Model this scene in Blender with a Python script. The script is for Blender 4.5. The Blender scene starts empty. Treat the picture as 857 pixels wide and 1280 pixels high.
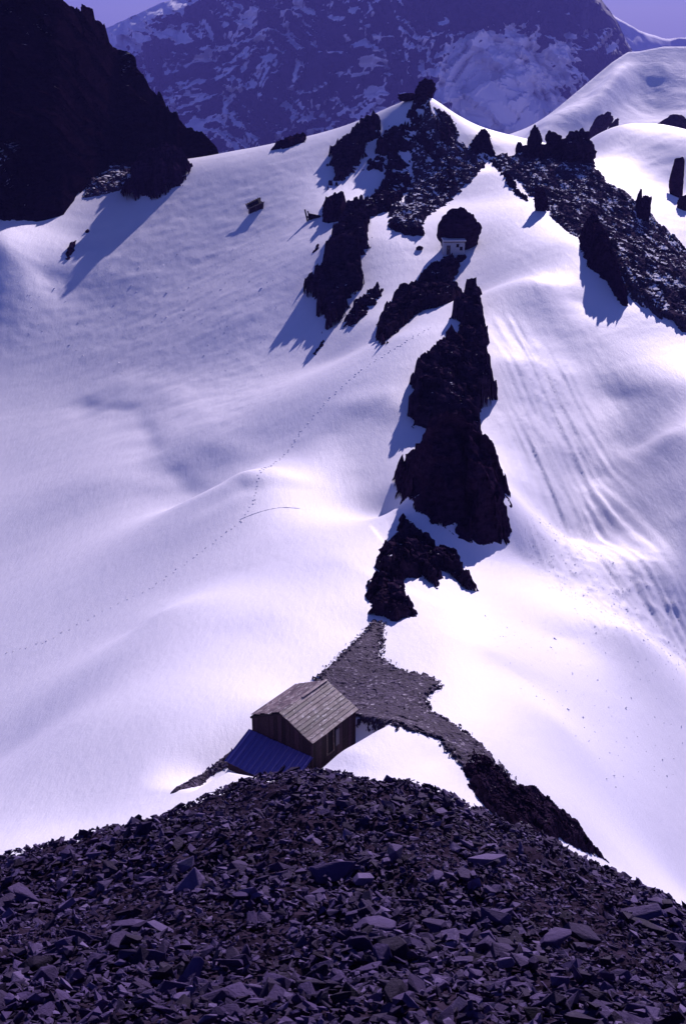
import bpy, bmesh, math, random
import numpy as np
from mathutils import Vector, Matrix

random.seed(7)
RNG = np.random.default_rng(11)
scene = bpy.context.scene
COL = scene.collection

# ------------------------------------------------------------------ camera
PITCH, FOC = math.radians(23.5), 1450.0          # measured from the hut's edges
cam_d = bpy.data.cameras.new('camera')
cam = bpy.data.objects.new('camera', cam_d)
COL.objects.link(cam)
cam.location = (0, 0, 0)
cam.rotation_euler = (math.pi / 2 - PITCH, 0, 0)
cam_d.sensor_fit = 'VERTICAL'
cam_d.sensor_height = 36.0
cam_d.lens = 36.0 * FOC / 1280.0
cam_d.clip_start = 0.1
cam_d.clip_end = 20000
scene.camera = cam

# ------------------------------------------------------------------ light
SUN_AZ, SUN_EL = math.radians(18), math.radians(24)   # azimuth to the right of the view direction
world = bpy.data.worlds.new('World')
scene.world = world
world.use_nodes = True
wn = world.node_tree
wn.nodes.clear()
sky = wn.nodes.new('ShaderNodeTexSky')
sky.sky_type = 'NISHITA'
sky.sun_disc = False
sky.sun_elevation = SUN_EL
sky.sun_rotation = SUN_AZ
sky.altitude = 3000
sky.air_density = 1.0
sky.dust_density = 0.6
sky.ozone_density = 4.0
bg = wn.nodes.new('ShaderNodeBackground')
bg.inputs['Strength'].default_value = 0.06
wo = wn.nodes.new('ShaderNodeOutputWorld')
wn.links.new(sky.outputs[0], bg.inputs[0])
wn.links.new(bg.outputs[0], wo.inputs[0])

sun_d = bpy.data.lights.new('sun', 'SUN')
sun_d.energy = 5.0
sun_d.angle = math.radians(0.53)
sun_d.color = (1.0, 0.92, 0.64)
sun = bpy.data.objects.new('sun', sun_d)
COL.objects.link(sun)
SD = Vector((math.cos(SUN_EL) * math.sin(SUN_AZ), math.cos(SUN_EL) * math.cos(SUN_AZ), math.sin(SUN_EL)))
sun.rotation_euler = SD.to_track_quat('Z', 'Y').to_euler()

vs = scene.view_settings
vs.view_transform = 'Standard'
vs.look = 'None'
vs.gamma = 1.0
vs.use_curve_mapping = False
vs.exposure = 0.32
vs.use_white_balance = True           # old violet slide film
vs.white_balance_temperature = 5300
vs.white_balance_tint = 52
scene.cycles.use_denoising = True
scene.cycles.max_bounces = 6
scene.cycles.volume_bounces = 0
scene.cycles.diffuse_bounces = 3

# ------------------------------------------------------------------ helpers
def W(u, v, Y):
    """world point seen at photo pixel (u, v) that stands Y metres ahead"""
    dx, dy = (u - 428.5) / FOC, (640.0 - v) / FOC
    c, s = math.cos(PITCH), math.sin(PITCH)
    ry, rz = c + dy * s, -s + dy * c
    return (dx * Y / ry, Y, rz * Y / ry)

def h01(ix, iy, iz=0, seed=0):
    a = (np.asarray(ix).astype(np.int64) * 374761393 + np.asarray(iy).astype(np.int64) * 668265263
         + np.asarray(iz).astype(np.int64) * 2147483647 + seed * 1274126177) & 0xffffffff
    a = ((a ^ (a >> 13)) * 1274126177) & 0xffffffff
    a = ((a ^ (a >> 16)) * 2246822519) & 0xffffffff
    a = a ^ (a >> 15)
    return (a & 0xffffff) / float(0xffffff)

def vnoise(x, y, seed=0):
    ix, iy = np.floor(x), np.floor(y)
    fx, fy = x - ix, y - iy
    out = 0
    sx = fx * fx * fx * (fx * (fx * 6 - 15) + 10)
    sy = fy * fy * fy * (fy * (fy * 6 - 15) + 10)
    vals = []
    for j in (0, 1):
        for i in (0, 1):
            ang = h01(ix + i, iy + j, 0, seed) * 6.28318
            vals.append(np.cos(ang) * (fx - i) + np.sin(ang) * (fy - j))
    a = vals[0] + (vals[1] - vals[0]) * sx
    b = vals[2] + (vals[3] - vals[2]) * sx
    return (a + (b - a) * sy) * 1.4

def fbm(x, y, octv=4, seed=0, gain=0.5):
    s, a, n = 0, 1.0, 0
    for o in range(octv):
        s = s + a * vnoise(x * 2 ** o + 17.3 * o, y * 2 ** o - 9.1 * o, seed + o)
        n += a
        a *= gain
    return s / n

def cells(x, y, size, seed=0):
    """nearest random cell: three random numbers, offset from its centre, border distance"""
    px, py = x / size, y / size
    ix, iy = np.floor(px), np.floor(py)
    best = np.full(px.shape, 1e9); second = best.copy()
    bx = np.zeros(px.shape); by = bx.copy(); bi = bx.copy(); bj = bx.copy()
    for j in (-1, 0, 1):
        for i in (-1, 0, 1):
            cx = ix + i + 0.1 + 0.8 * h01(ix + i, iy + j, 1, seed)
            cy = iy + j + 0.1 + 0.8 * h01(ix + i, iy + j, 2, seed)
            d = (px - cx) ** 2 + (py - cy) ** 2
            m = d < best
            second = np.where(m, best, np.minimum(second, d))
            best = np.where(m, d, best)
            bx = np.where(m, px - cx, bx); by = np.where(m, py - cy, by)
            bi = np.where(m, ix + i, bi); bj = np.where(m, iy + j, bj)
    return (h01(bi, bj, 3, seed), h01(bi, bj, 4, seed), h01(bi, bj, 5, seed), bx, by,
            np.sqrt(second) - np.sqrt(best))

def blocky(x, y, size, seed, step=1.0, tilt=1.2):
    a, b, c, dx, dy, e = cells(x, y, size, seed)
    return size * ((a - .5) * step + ((b - .5) * dx + (c - .5) * dy) * tilt)

def sstep(a, b, x):
    t = np.clip((x - a) / (b - a), 0, 1)
    return t * t * (3 - 2 * t)

class TPS:
    def __init__(s, pts, lam=0.02, scale=100.0):
        p = np.array(pts, float)
        s.k = scale
        s.c = p[:, :2] / scale
        n = len(p)
        K = s.U(np.linalg.norm(s.c[:, None] - s.c[None], axis=2)) + lam * 1e-2 * np.eye(n)
        Q = np.c_[np.ones(n), s.c]
        A = np.block([[K, Q], [Q.T, np.zeros((3, 3))]])
        s.w = np.linalg.solve(A, np.r_[p[:, 2], 0, 0, 0])
    @staticmethod
    def U(r):
        r = np.maximum(r, 1e-9)
        return r * r * np.log(r)
    def __call__(s, x, y):
        x, y = np.asarray(x, float) / s.k, np.asarray(y, float) / s.k
        sh = x.shape
        x, y = x.ravel(), y.ravel()
        out = s.w[-3] + s.w[-2] * x + s.w[-1] * y
        for i in range(len(s.c)):
            r2 = np.maximum((x - s.c[i, 0]) ** 2 + (y - s.c[i, 1]) ** 2, 1e-18)
            out = out + s.w[i] * 0.5 * r2 * np.log(r2)
        return out.reshape(sh)

def poly_sdf(x, y, poly):
    """positive inside"""
    sh = x.shape
    x, y = x.ravel(), y.ravel()
    d = np.full(x.shape, 1e18)
    ins = np.zeros(x.shape, bool)
    n = len(poly)
    for i in range(n):
        ax, ay = poly[i]; bx, by = poly[(i + 1) % n]
        ex, ey = bx - ax, by - ay
        t = np.clip(((x - ax) * ex + (y - ay) * ey) / (ex * ex + ey * ey + 1e-12), 0, 1)
        d = np.minimum(d, (x - ax - t * ex) ** 2 + (y - ay - t * ey) ** 2)
        if ay != by:
            ins ^= ((ay > y) != (by > y)) & (x < (bx - ax) * (y - ay) / (by - ay) + ax)
    d = np.sqrt(d)
    return np.where(ins, d, -d).reshape(sh)

def line_dist(x, y, pl):
    """distance to a polyline, signed side (+ = left of its direction), position along it 0..1"""
    best = np.full(x.shape, 1e18); side = np.zeros(x.shape); along = np.zeros(x.shape)
    n = len(pl) - 1
    for i in range(n):
        ax, ay = pl[i][:2]; bx, by = pl[i + 1][:2]
        ex, ey = bx - ax, by - ay
        t = np.clip(((x - ax) * ex + (y - ay) * ey) / (ex * ex + ey * ey + 1e-12), 0, 1)
        qx, qy = x - ax - t * ex, y - ay - t * ey
        d = qx * qx + qy * qy
        m = d < best
        best = np.where(m, d, best)
        side = np.where(m, np.sign(ex * qy - ey * qx), side)
        along = np.where(m, (i + t) / n, along)
    return np.sqrt(best), side, along

def mesh_np(name, V, F, smooth=False):
    V = np.ascontiguousarray(V, np.float32); F = np.ascontiguousarray(F, np.int32)
    me = bpy.data.meshes.new(name)
    k = F.shape[1]
    me.vertices.add(len(V)); me.vertices.foreach_set('co', V.ravel())
    me.loops.add(F.size); me.loops.foreach_set('vertex_index', F.ravel())
    me.polygons.add(len(F))
    me.polygons.foreach_set('loop_start', np.arange(0, F.size, k, dtype=np.int32))
    me.polygons.foreach_set('use_smooth', np.full(len(F), smooth))
    me.update(calc_edges=True)
    return me

def attr(me, name, vals):
    a = me.attributes.new(name, 'FLOAT', 'POINT')
    a.data.foreach_set('value', np.ascontiguousarray(vals, np.float32).ravel())

def grid_faces(nr, nc, keep=None):
    i = np.arange(nr * nc).reshape(nr, nc)
    f = np.stack([i[:-1, :-1], i[:-1, 1:], i[1:, 1:], i[1:, :-1]], -1).reshape(-1, 4)
    if keep is not None:
        k = keep.reshape(-1)
        f = f[k[f].all(1)]
    return f

def compact(V, F):
    used = np.zeros(len(V), bool); used[F.ravel()] = True
    idx = np.cumsum(used) - 1
    return V[used], idx[F], used

def link(name, me, mat, parent=None, loc=None):
    o = bpy.data.objects.new(name, me)
    COL.objects.link(o)
    if mat is not None and not me.materials:
        me.materials.append(mat)
    if parent is not None:
        o.parent = parent
    if loc is not None:
        o.location = loc
    return o

def tag(o, label=None, cat=None, group=None, kind=None):
    for k, v in (('label', label), ('category', cat), ('group', group), ('kind', kind)):
        if v:
            o[k] = v
    return o

def empty(name, loc, rz=0.0):
    o = bpy.data.objects.new(name, None)
    COL.objects.link(o)
    o.location = loc
    o.rotation_euler = (0, 0, rz)
    o.empty_display_size = 0.3
    return o

def at_base(V):
    b = np.array([V[:, 0].mean(), V[:, 1].mean(), V[:, 2].min()])
    return V - b, tuple(b)

# ------------------------------------------------------------------ materials
class NT:
    def __init__(s, name):
        s.m = bpy.data.materials.new(name)
        s.m.use_nodes = True
        s.t = s.m.node_tree
        s.b = s.t.nodes['Principled BSDF']
    def n(s, typ, **kw):
        x = s.t.nodes.new(typ)
        for k, v in kw.items():
            setattr(x, k, v)
        return x
    def l(s, a, b):
        s.t.links.new(a, b)
    def math(s, op, a, b=None, clamp=False):
        x = s.n('ShaderNodeMath', operation=op, use_clamp=clamp)
        for i, q in enumerate((a, b)):
            if q is None: continue
            if isinstance(q, (int, float)): x.inputs[i].default_value = q
            else: s.l(q, x.inputs[i])
        return x.outputs[0]
    def noise(s, scale, detail=4, rough=0.55, vec=None, stretch=None):
        x = s.n('ShaderNodeTexNoise')
        x.inputs['Scale'].default_value = scale
        x.inputs['Detail'].default_value = detail
        x.inputs['Roughness'].default_value = rough
        if vec is None: vec = s.coord()
        if stretch:
            mp = s.n('ShaderNodeMapping')
            mp.inputs['Scale'].default_value = stretch[0]
            mp.inputs['Rotation'].default_value = stretch[1]
            s.l(vec, mp.inputs[0]); vec = mp.outputs[0]
        s.l(vec, x.inputs['Vector'])
        return x.outputs[0]
    def coord(s):
        if not hasattr(s, 'tc'): s.tc = s.n('ShaderNodeTexCoord')
        return s.tc.outputs['Object']
    def ramp(s, fac, stops):
        r = s.n('ShaderNodeValToRGB')
        e = r.color_ramp.elements
        while len(e) < len(stops): e.new(0.5)
        for q, (p, c) in zip(e, stops):
            q.position = p
            q.color = (c, c, c, 1) if isinstance(c, (int, float)) else (*c, 1)
        s.l(fac, r.inputs[0])
        return r.outputs[0]
    def mix(s, fac, a, b):
        x = s.n('ShaderNodeMix', data_type='RGBA')
        for i, q in ((0, fac), (6, a), (7, b)):
            if isinstance(q, (int, float)): x.inputs[i].default_value = q
            elif isinstance(q, tuple): x.inputs[i].default_value = (*q, 1)
            else: s.l(q, x.inputs[i])
        return x.outputs[2]
    def bump(s, h, strength, dist, prev=None):
        x = s.n('ShaderNodeBump')
        x.inputs['Strength'].default_value = strength
        x.inputs['Distance'].default_value = dist
        s.l(h, x.inputs['Height'])
        if prev is not None: s.l(prev, x.inputs['Normal'])
        return x.outputs[0]
    def set(s, col=None, rough=None, spec=None, normal=None, metal=None):
        for k, v in (('Base Color', col), ('Roughness', rough), ('Specular IOR Level', spec), ('Normal', normal), ('Metallic', metal)):
            if v is None: continue
            if isinstance(v, (int, float)): s.b.inputs[k].default_value = v
            elif isinstance(v, tuple): s.b.inputs[k].default_value = (*v, 1)
            else: s.l(v, s.b.inputs[k])
        return s.m

SNOW = (0.84, 0.83, 0.87)

def mat_snow():
    t = NT('snow')
    big = t.noise(0.05, 4)
    col = t.mix(t.ramp(big, [(0.35, 0.0), (0.7, 1.0)]), SNOW, (0.80, 0.785, 0.84))
    grime = t.ramp(t.noise(0.9, 7, 0.75), [(0.66, 0.0), (0.8, 1.0)])
    col = t.mix(t.math('MULTIPLY', grime, 0.25), col, (0.60, 0.56, 0.58))
    n1 = t.bump(t.noise(0.8, 6, 0.62, stretch=((1.0, 0.28, 1.0), (0, 0, 0.5))), 0.28, 0.22)
    n1 = t.bump(t.noise(2.6, 6, 0.65, stretch=((1.0, 0.35, 1.0), (0, 0, -0.4))), 0.35, 0.09, n1)
    n2 = t.bump(t.noise(7.0, 5, 0.75), 0.5, 0.04, n1)
    return t.set(col, 0.6, 0.17, n2)

def mat_rock(name, c0, c1, snow=0.0, nscale=0.35, sstretch=None, bump=0.25, size=1.0, flat=0.35):
    """dark rock, with the snow that lies on its flatter ledges"""
    t = NT(name)
    a = t.noise(1.3 / size, 8, 0.65)
    col = t.mix(t.ramp(a, [(0.3, 0.0), (0.72, 1.0)]), c0, c1)
    bands = t.noise(0.5 / size, 5, 0.6, stretch=((1, 1, 5), (0.4, 0.25, 0)))
    col = t.mix(t.ramp(bands, [(0.45, 0.0), (0.7, 0.55)]), col, tuple(1.5 * x for x in c1))
    nb = t.bump(t.noise(3.0 / size, 7, 0.7), 0.8, bump * size)
    nb = t.bump(t.noise(0.9 / size, 5, 0.6, stretch=((1, 1, 4), (0.5, 0.3, 0))), 0.6, bump * 2 * size, nb)
    rough = 0.8
    if snow > 0:
        g = t.n('ShaderNodeNewGeometry')
        sx = t.n('ShaderNodeSeparateXYZ')
        t.l(g.outputs['True Normal'], sx.inputs[0])
        ns = t.noise(nscale, 7, 0.68, stretch=sstretch)
        k = t.math('ADD', ns, t.math('MULTIPLY', t.math('SUBTRACT', sx.outputs[2], 0.75), flat))
        k = t.math('ADD', k, snow - 0.5)
        f = t.ramp(k, [(0.49, 0.0), (0.53, 1.0)])
        col = t.mix(f, col, SNOW)
    return t.set(col, rough, 0.0, nb)

def mat_stone():
    t = NT('scree_stone')
    g = t.n('ShaderNodeNewGeometry')
    r = g.outputs['Random Per Island']
    base = t.ramp(r, [(0.0, (0.010, 0.0045, 0.021)), (0.4, (0.034, 0.019, 0.068)), (0.8, (0.072, 0.045, 0.135)), (1.0, (0.16, 0.115, 0.25))])
    n = t.ramp(t.noise(3.5, 7, 0.65), [(0.3, 0.0), (0.75, 1.0)])
    col = t.mix(t.math('MULTIPLY', n, 0.6), base, (0.038, 0.022, 0.060))
    lich = t.ramp(t.noise(9, 5, 0.6), [(0.62, 0.0), (0.72, 1.0)])
    col = t.mix(t.math('MULTIPLY', lich, 0.25), col, (0.15, 0.11, 0.17))
    nb = t.bump(t.noise(14, 8, 0.7), 0.7, 0.03)
    nb = t.bump(t.noise(5, 4, 0.6, stretch=((1, 1, 6), (0.3, 0.2, 0))), 0.5, 0.03, nb)
    return t.set(col, 0.75, 0.1, nb)

def mat_gravel():
    t = NT('gravel')
    v = t.n('ShaderNodeTexVoronoi')
    v.inputs['Scale'].default_value = 6.0
    t.l(t.coord(), v.inputs['Vector'])
    sp = t.n('ShaderNodeSeparateColor'); t.l(v.outputs['Color'], sp.inputs[0])
    col = t.ramp(sp.outputs[0], [(0, (0.020, 0.012, 0.029)), (0.6, (0.042, 0.027, 0.060)), (0.95, (0.09, 0.065, 0.12)), (1, (0.4, 0.36, 0.42))])
    col = t.mix(t.ramp(t.noise(0.35, 5), [(0.4, 0.0), (0.65, 0.6)]), col, (0.028, 0.016, 0.040))
    nb = t.bump(v.outputs['Distance'], 0.8, 0.06)
    nb = t.bump(t.noise(3, 6, 0.7), 0.5, 0.1, nb)
    return t.set(col, 0.85, 0.2, nb)

def mat_wood(name, c0, c1, spec=0.3, rough=0.7, streak=14.0, pale=0.0):
    t = NT(name)
    oi = t.n('ShaderNodeObjectInfo')
    r = oi.outputs['Random']
    mp = t.n('ShaderNodeVectorMath', operation='ADD')
    cb = t.n('ShaderNodeCombineXYZ')
    t.l(t.math('MULTIPLY', r, 37.0), cb.inputs[0]); t.l(t.math('MULTIPLY', r, 91.0), cb.inputs[1])
    t.l(t.coord(), mp.inputs[0]); t.l(cb.outputs[0], mp.inputs[1])
    gr = t.noise(streak, 6, 0.6, vec=mp.outputs[0], stretch=((1.0, 0.06, 1.0), (0, 0, 0)))
    col = t.mix(t.ramp(gr, [(0.3, 0.0), (0.7, 1.0)]), c0, c1)
    vary = t.ramp(r, [(0.0, 0.4), (0.5, 0.9), (1.0, 1.45)])
    mul = t.n('ShaderNodeMix', data_type='RGBA', blend_type='MULTIPLY')
    mul.inputs[0].default_value = 1.0
    t.l(col, mul.inputs[6]); t.l(vary, mul.inputs[7])
    col = mul.outputs[2]
    if pale > 0:
        br = t.noise(1.6, 4, 0.6, vec=mp.outputs[0])
        col = t.mix(t.ramp(br, [(0.46, 0.0), (0.58, 0.75)]), col, (0.085, 0.042, 0.055))
        w = t.noise(4.5, 5, 0.7, vec=mp.outputs[0], stretch=((1.6, 0.5, 1.0), (0, 0, 0)))
        col = t.mix(t.math('MULTIPLY', t.ramp(w, [(0.55, 0.0), (0.63, 1.0)]), pale), col, (0.62, 0.57, 0.55))
    nb = t.bump(gr, 0.4, 0.02)
    return t.set(col, rough, spec, nb)

M_SNOW = mat_snow()
M_ROCK = mat_rock('dark_rock', (0.007, 0.003, 0.011), (0.042, 0.024, 0.050), snow=0.27, nscale=0.8, flat=0.5)
M_ROCKS = mat_rock('dark_rock_with_snow_ledges', (0.007, 0.003, 0.011), (0.042, 0.024, 0.050), snow=0.33, nscale=0.55, flat=0.5)
M_BARE = mat_rock('bare_dark_rock', (0.008, 0.003, 0.011), (0.032, 0.016, 0.038))
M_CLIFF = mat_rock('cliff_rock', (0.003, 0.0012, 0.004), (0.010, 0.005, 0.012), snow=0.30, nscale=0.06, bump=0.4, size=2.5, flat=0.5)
M_MIXED = mat_rock('snow_dusted_scree', (0.030, 0.019, 0.036), (0.075, 0.054, 0.085), snow=0.41, nscale=0.5, sstretch=((1.0, 0.18, 1.0), (0, 0, 0.12)), flat=0.4)
M_MIXED2 = mat_rock('snow_dusted_rubble', (0.030, 0.019, 0.036), (0.075, 0.054, 0.085), snow=0.42, nscale=0.6, flat=0.5)
M_STONE = mat_stone()
M_GRAVEL = mat_gravel()
M_UNDER = mat_rock('scree_bed', (0.010, 0.006, 0.013), (0.040, 0.027, 0.052), bump=0.1, size=0.3)
M_ROOF = mat_wood('weathered_roof_wood', (0.085, 0.052, 0.054), (0.30, 0.225, 0.22), spec=0.4, rough=0.5, pale=0.8)
M_WALL = mat_wood('dark_tarred_wood', (0.012, 0.005, 0.011), (0.036, 0.018, 0.030), spec=0.1)

# ------------------------------------------------------------------ snow terrain
# points of the snow surface: where they show in the photograph and how far ahead they lie
CP = [W(*q) for q in (
    (385, 945, 53.5), (420, 880, 62.9), (460, 795, 76.8), (490, 745, 86.6), (500, 648, 113.5), (545, 548, 113.0), (570, 440, 156.2), (590, 370, 189.1),
    (567, 318, 213.1), (575, 245, 259.7), (600, 205, 285.9), (530, 125, 303.8), (480, 152, 295.3), (560, 152, 298.4), (430, 500, 143.8), (455, 600,
    123.1), (430, 700, 92.6), (305, 588, 119.9), (250, 622, 129.2), (150, 520, 171.2), (90, 490, 189.1), (0, 470, 197.4), (0, 600, 155.6), (120, 600,
    141.9), (0, 820, 92.2), (0, 950, 67.3), (0, 1060, 46.6), (200, 900, 59.0), (100, 900, 63.5), (200, 760, 83.9), (350, 760, 81.0), (350, 650, 108.1),
    (200, 650, 115.9), (200, 1000, 47.9), (100, 1030, 48.7), (300, 870, 61.4), (300, 950, 51.7), (240, 208, 279.8), (330, 187, 308.3), (430, 167, 312.2),
    (0, 300, 229.5), (0, 400, 212.9), (100, 300, 245.1), (150, 350, 229.4), (200, 255, 261.1), (300, 300, 239.6), (300, 400, 197.1), (150, 430, 204.4),
    (380, 400, 192.1), (420, 450, 171.3), (450, 300, 218.1), (500, 320, 211.9), (400, 260, 246.5), (250, 500, 168.2), (470, 400, 181.6), (500, 420,
    162.2), (520, 250, 259.7), (640, 250, 249.1), (625, 215, 273.6), (680, 350, 179.1), (640, 450, 154.2), (720, 450, 160.6), (720, 305, 200.9), (785,
    390, 175.2), (857, 480, 148.6), (750, 600, 132.8), (857, 600, 124.8), (857, 700, 111.9), (650, 600, 125.8), (650, 700, 105.8), (700, 800, 88.1), (857,
    830, 96.6), (800, 700, 110.3), (600, 800, 73.8), (600, 900, 58.8), (700, 900, 65.5), (857, 900, 81.7), (857, 1000, 70.9), (857, 1120, 59.9), (700,
    1000, 52.6), (750, 1070, 51.3), (610, 1000, 50.7), (480, 920, 53.9), (530, 870, 62.0), (540, 960, 50.2), (800, 480, 152.2), (690, 183, 300.1), (650,
    192, 293.0), (740, 205, 284.8), (800, 270, 249.2), (857, 330, 226.6), (857, 430, 165.9), (750, 300, 206.9), (760, 190, 338.0), (820, 230, 318.0),
    (857, 250, 312.0), (740, 172, 365.0), (857, 192, 385.0), (640, 180, 315.4), (575, 158, 298.4), (500, 137, 300.1), (545, 132, 303.9), (300, 232,
    266.9), (380, 230, 263.3), (150, 270, 256.2), (680, 260, 235.9), (680, 420, 165.2), (760, 520, 146.8), (830, 540, 135.9), (700, 560, 137.1), (720,
    680, 120.0), (780, 780, 90.9), (620, 760, 89.0), (560, 760, 83.4), (650, 850, 72.2), (120, 330, 235.5), (775, 500, 151.2), (200, 300, 244.6), (250,
    350, 224.3), (60, 350, 228.3), (720, 380, 177.9), (800, 560, 138.0), (60, 700, 119.3), (150, 820, 75.7), (300, 720, 93.7), (440, 470, 151.0), (380,
    600, 120.9), (190, 325, 236.5), (845, 645, 118.8), (170, 790, 84.8), (230, 590, 140.0))]
# ground the photograph does not show
CP += [(-45, 50, -52), (-62, 95, -66), (-85, 160, -66), (-100, 215, -50), (-120, 270, -35), (52, 62, -64), (62, 100, -70), (80, 160, -54), (115, 230, -55),
    (150, 330, -60), (0, 32, -31), (-14, 30, -32), (16, 32, -36), (-40, 30, -46), (40, 35, -54), (24, 345, -75), (10, 400, -130), (-40, 400, -130), (-120,
    400, -130), (50, 345, -55), (70, 430, -110), (130, 450, -110), (55, 400, -90), (-34, 345, -62), (-22, 348, -62), (-4, 348, -62), (22, 345, -60)]
BASE = TPS(CP, lam=0.1)

def raycast(u, v, f, y0=34.0, y1=420.0, n=420):
    ys = y0 * (y1 / y0) ** np.linspace(0, 1, n)
    dx, dy = (u - 428.5) / FOC, (640.0 - v) / FOC
    c, s = math.cos(PITCH), math.sin(PITCH)
    ry, rz = c + dy * s, -s + dy * c
    xs, zs = dx * ys / ry, rz * ys / ry
    gap = zs - f(xs, ys)
    hit = np.nonzero(gap < 0)[0]
    i = hit[0] if len(hit) else int(np.argmin(gap[n // 3:])) + n // 3
    if len(hit) and i > 0:
        t = gap[i - 1] / (gap[i - 1] - gap[i] + 1e-9)
        return xs[i - 1] + t * (xs[i] - xs[i - 1]), ys[i - 1] + t * (ys[i] - ys[i - 1])
    return xs[i], ys[i]

def ground_poly(px, f=None):
    return [raycast(u, v, f or BASE) for u, v in px]

HUT_YAW = 0.6391
HUT_O = (-3.449, 53.781)
HUT_Z = -36.471           # eaves
def hut_local(x, y):
    dx, dy = x - HUT_O[0], y - HUT_O[1]
    c, s = math.cos(HUT_YAW), math.sin(HUT_YAW)
    return c * dx - s * dy, s * dx + c * dy

# snow forms, given as lines that lie on the slope
SCHRUND = ground_poly([(85, 490), (120, 512), (165, 512), (190, 560), (240, 620), (290, 606), (318, 622)])
RIB1 = ground_poly([(515, 640), (450, 655), (380, 672), (290, 712), (210, 750)])
RIB2 = ground_poly([(500, 725), (440, 742), (370, 768), (290, 800)])
RIB3 = ground_poly([(535, 540), (480, 500), (430, 512), (390, 548), (400, 580), (440, 600)])
SUMMIT = [W(532, 128, 299)[:2], W(548, 165, 288)[:2], W(560, 215, 270)[:2]]
BERM = ground_poly([(455, 902), (470, 930), (455, 952), (450, 972)])
GROOVE = ground_poly([(600, 400), (650, 390), (735, 470), (800, 590), (850, 680), (900, 770), (930, 880), (857, 845), (800, 815), (740, 795), (690, 745), (650, 690), (640, 620), (615, 560), (615, 480)])
ROUGHL = ground_poly([(60, 300), (240, 220), (400, 190), (400, 300), (370, 450), (330, 540), (250, 560), (180, 480), (60, 440), (-60, 440), (-60, 350)])
SIDE_R = ground_poly([(620, 240), (720, 320), (857, 500), (950, 600), (900, 900), (800, 790), (720, 560), (640, 420), (600, 320)])

def rib(x, y, pl, w_lit, w_dark, h, taper=True):
    d, side, al = line_dist(x, y, pl)
    w = np.where(side > 0, w_lit, w_dark)
    k = np.exp(-(d / w) ** 2)
    if taper: k = k * sstep(0, 0.15, al) * (1 - sstep(0.7, 1.0, al))
    return h * k

def snow_detail(x, y):
    z = np.zeros_like(x)
    far = np.clip(y / 150.0, 0.35, 2.2)
    # wind ripples that run across the slopes
    c, s = math.cos(0.55), math.sin(0.55)
    a, b = c * x + s * y, -s * x + c * y
    z += 0.055 * far * fbm(a / 9.0, b / 3.2, 4, 3)
    z += 0.18 * far * fbm(x / 26.0, y / 34.0, 3, 8)
    rough = sstep(-6, 8, poly_sdf(x, y, ROUGHL))
    z += rough * (0.17 * np.maximum(fbm(a / 7.0, b / 3.5, 5, 21, 0.6), -0.1) + 0.07 * fbm(x / 2.0, y / 2.6, 3, 5))
    gm = sstep(-1.5, 6, poly_sdf(x, y, GROOVE))
    q = x + 0.17 * (y - 100) + 0.35 * vnoise(x / 9, y / 25, 31)
    g = 1.15 * fbm(q / 0.95, y / 70.0, 3, 33, 0.75) + 0.10 * sstep(0.05, 0.35, fbm(q / 5.0, y / 60.0, 2, 34))
    z -= gm * 0.36 * g - gm * 0.16 * fbm(q / 0.8, y / 5.0, 3, 35)
    lump = gm * sstep(128, 100, y)
    z += lump * 0.25 * np.maximum(fbm(x / 1.1, y / 1.6, 3, 37), 0)
    sr = sstep(-2, 10, poly_sdf(x, y, SIDE_R))
    q2 = x + 0.12 * (y - 150) + 0.5 * vnoise(x / 7, y / 12, 61)
    z += sr * 0.07 * fbm(q2 / 1.6, y / 14.0, 3, 63)
    # bergschrund-like step where the slope meets the glacier
    d, side, al = line_dist(x, y, SCHRUND)
    end = sstep(0, 0.12, al) * (1 - sstep(0.88, 1, al))
    wob = 1 + 0.5 * vnoise(x / 5, y / 5, 71)
    z -= end * wob * np.where(side > 0, 0.34 * np.exp(-(d / 1.8) ** 2), 0.34 * np.exp(-(d / 5.0) ** 2))
    z += end * 0.3 * wob * np.where(side > 0, np.exp(-((d - 7.0) / 4.0) ** 2), 0)
    # sharp crest of the summit cone
    d, side, al = line_dist(x, y, SUMMIT)
    z += 3.2 * np.exp(-d / 5.0) * (1 - sstep(0.3, 1.0, al))
    # drifts
    z += rib(x, y, RIB1, 7.0, 4.5, 0.4)
    z += rib(x, y, RIB2, 5.0, 3.0, 0.4)
    z += rib(x, y, RIB3, 3.0, 3.0, 0.35)
    # wind scoop round the hut and the bank that curls beside it
    lx, ly = hut_local(x, y)
    dx_, dy_ = np.maximum(np.abs(lx) - 2.2, 0), np.maximum(np.abs(ly - 1.0) - 3.2, 0)
    dd = np.sqrt(dx_ ** 2 + dy_ ** 2)
    flat = HUT_Z - 2.42
    k = np.where(lx > 0, 1 - sstep(0.35, 2.2, dd), 1 - sstep(0.5, 5.0, dd))
    z_hut = flat - 0.0 * x
    bank = np.where(lx > 0, 0.6 * sstep(0.9, 1.7, dd) * (1 - sstep(2.0, 6.0, dd)), 0) * sstep(-2.5, 0.5, ly) * (1 - sstep(4.8, 7.2, ly))
    return z, k, z_hut, bank

def T(x, y):
    x = np.asarray(x, float); y = np.asarray(y, float)
    z, k, zh, bank = snow_detail(x, y)
    b = BASE(x, y) + z
    b = b * (1 - k) + (np.minimum(b, zh) * 0.3 + zh * 0.7) * k
    return b + bank

def T1(x, y):
    return float(T(np.array([[x]]), np.array([[y]]))[0, 0])

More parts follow.
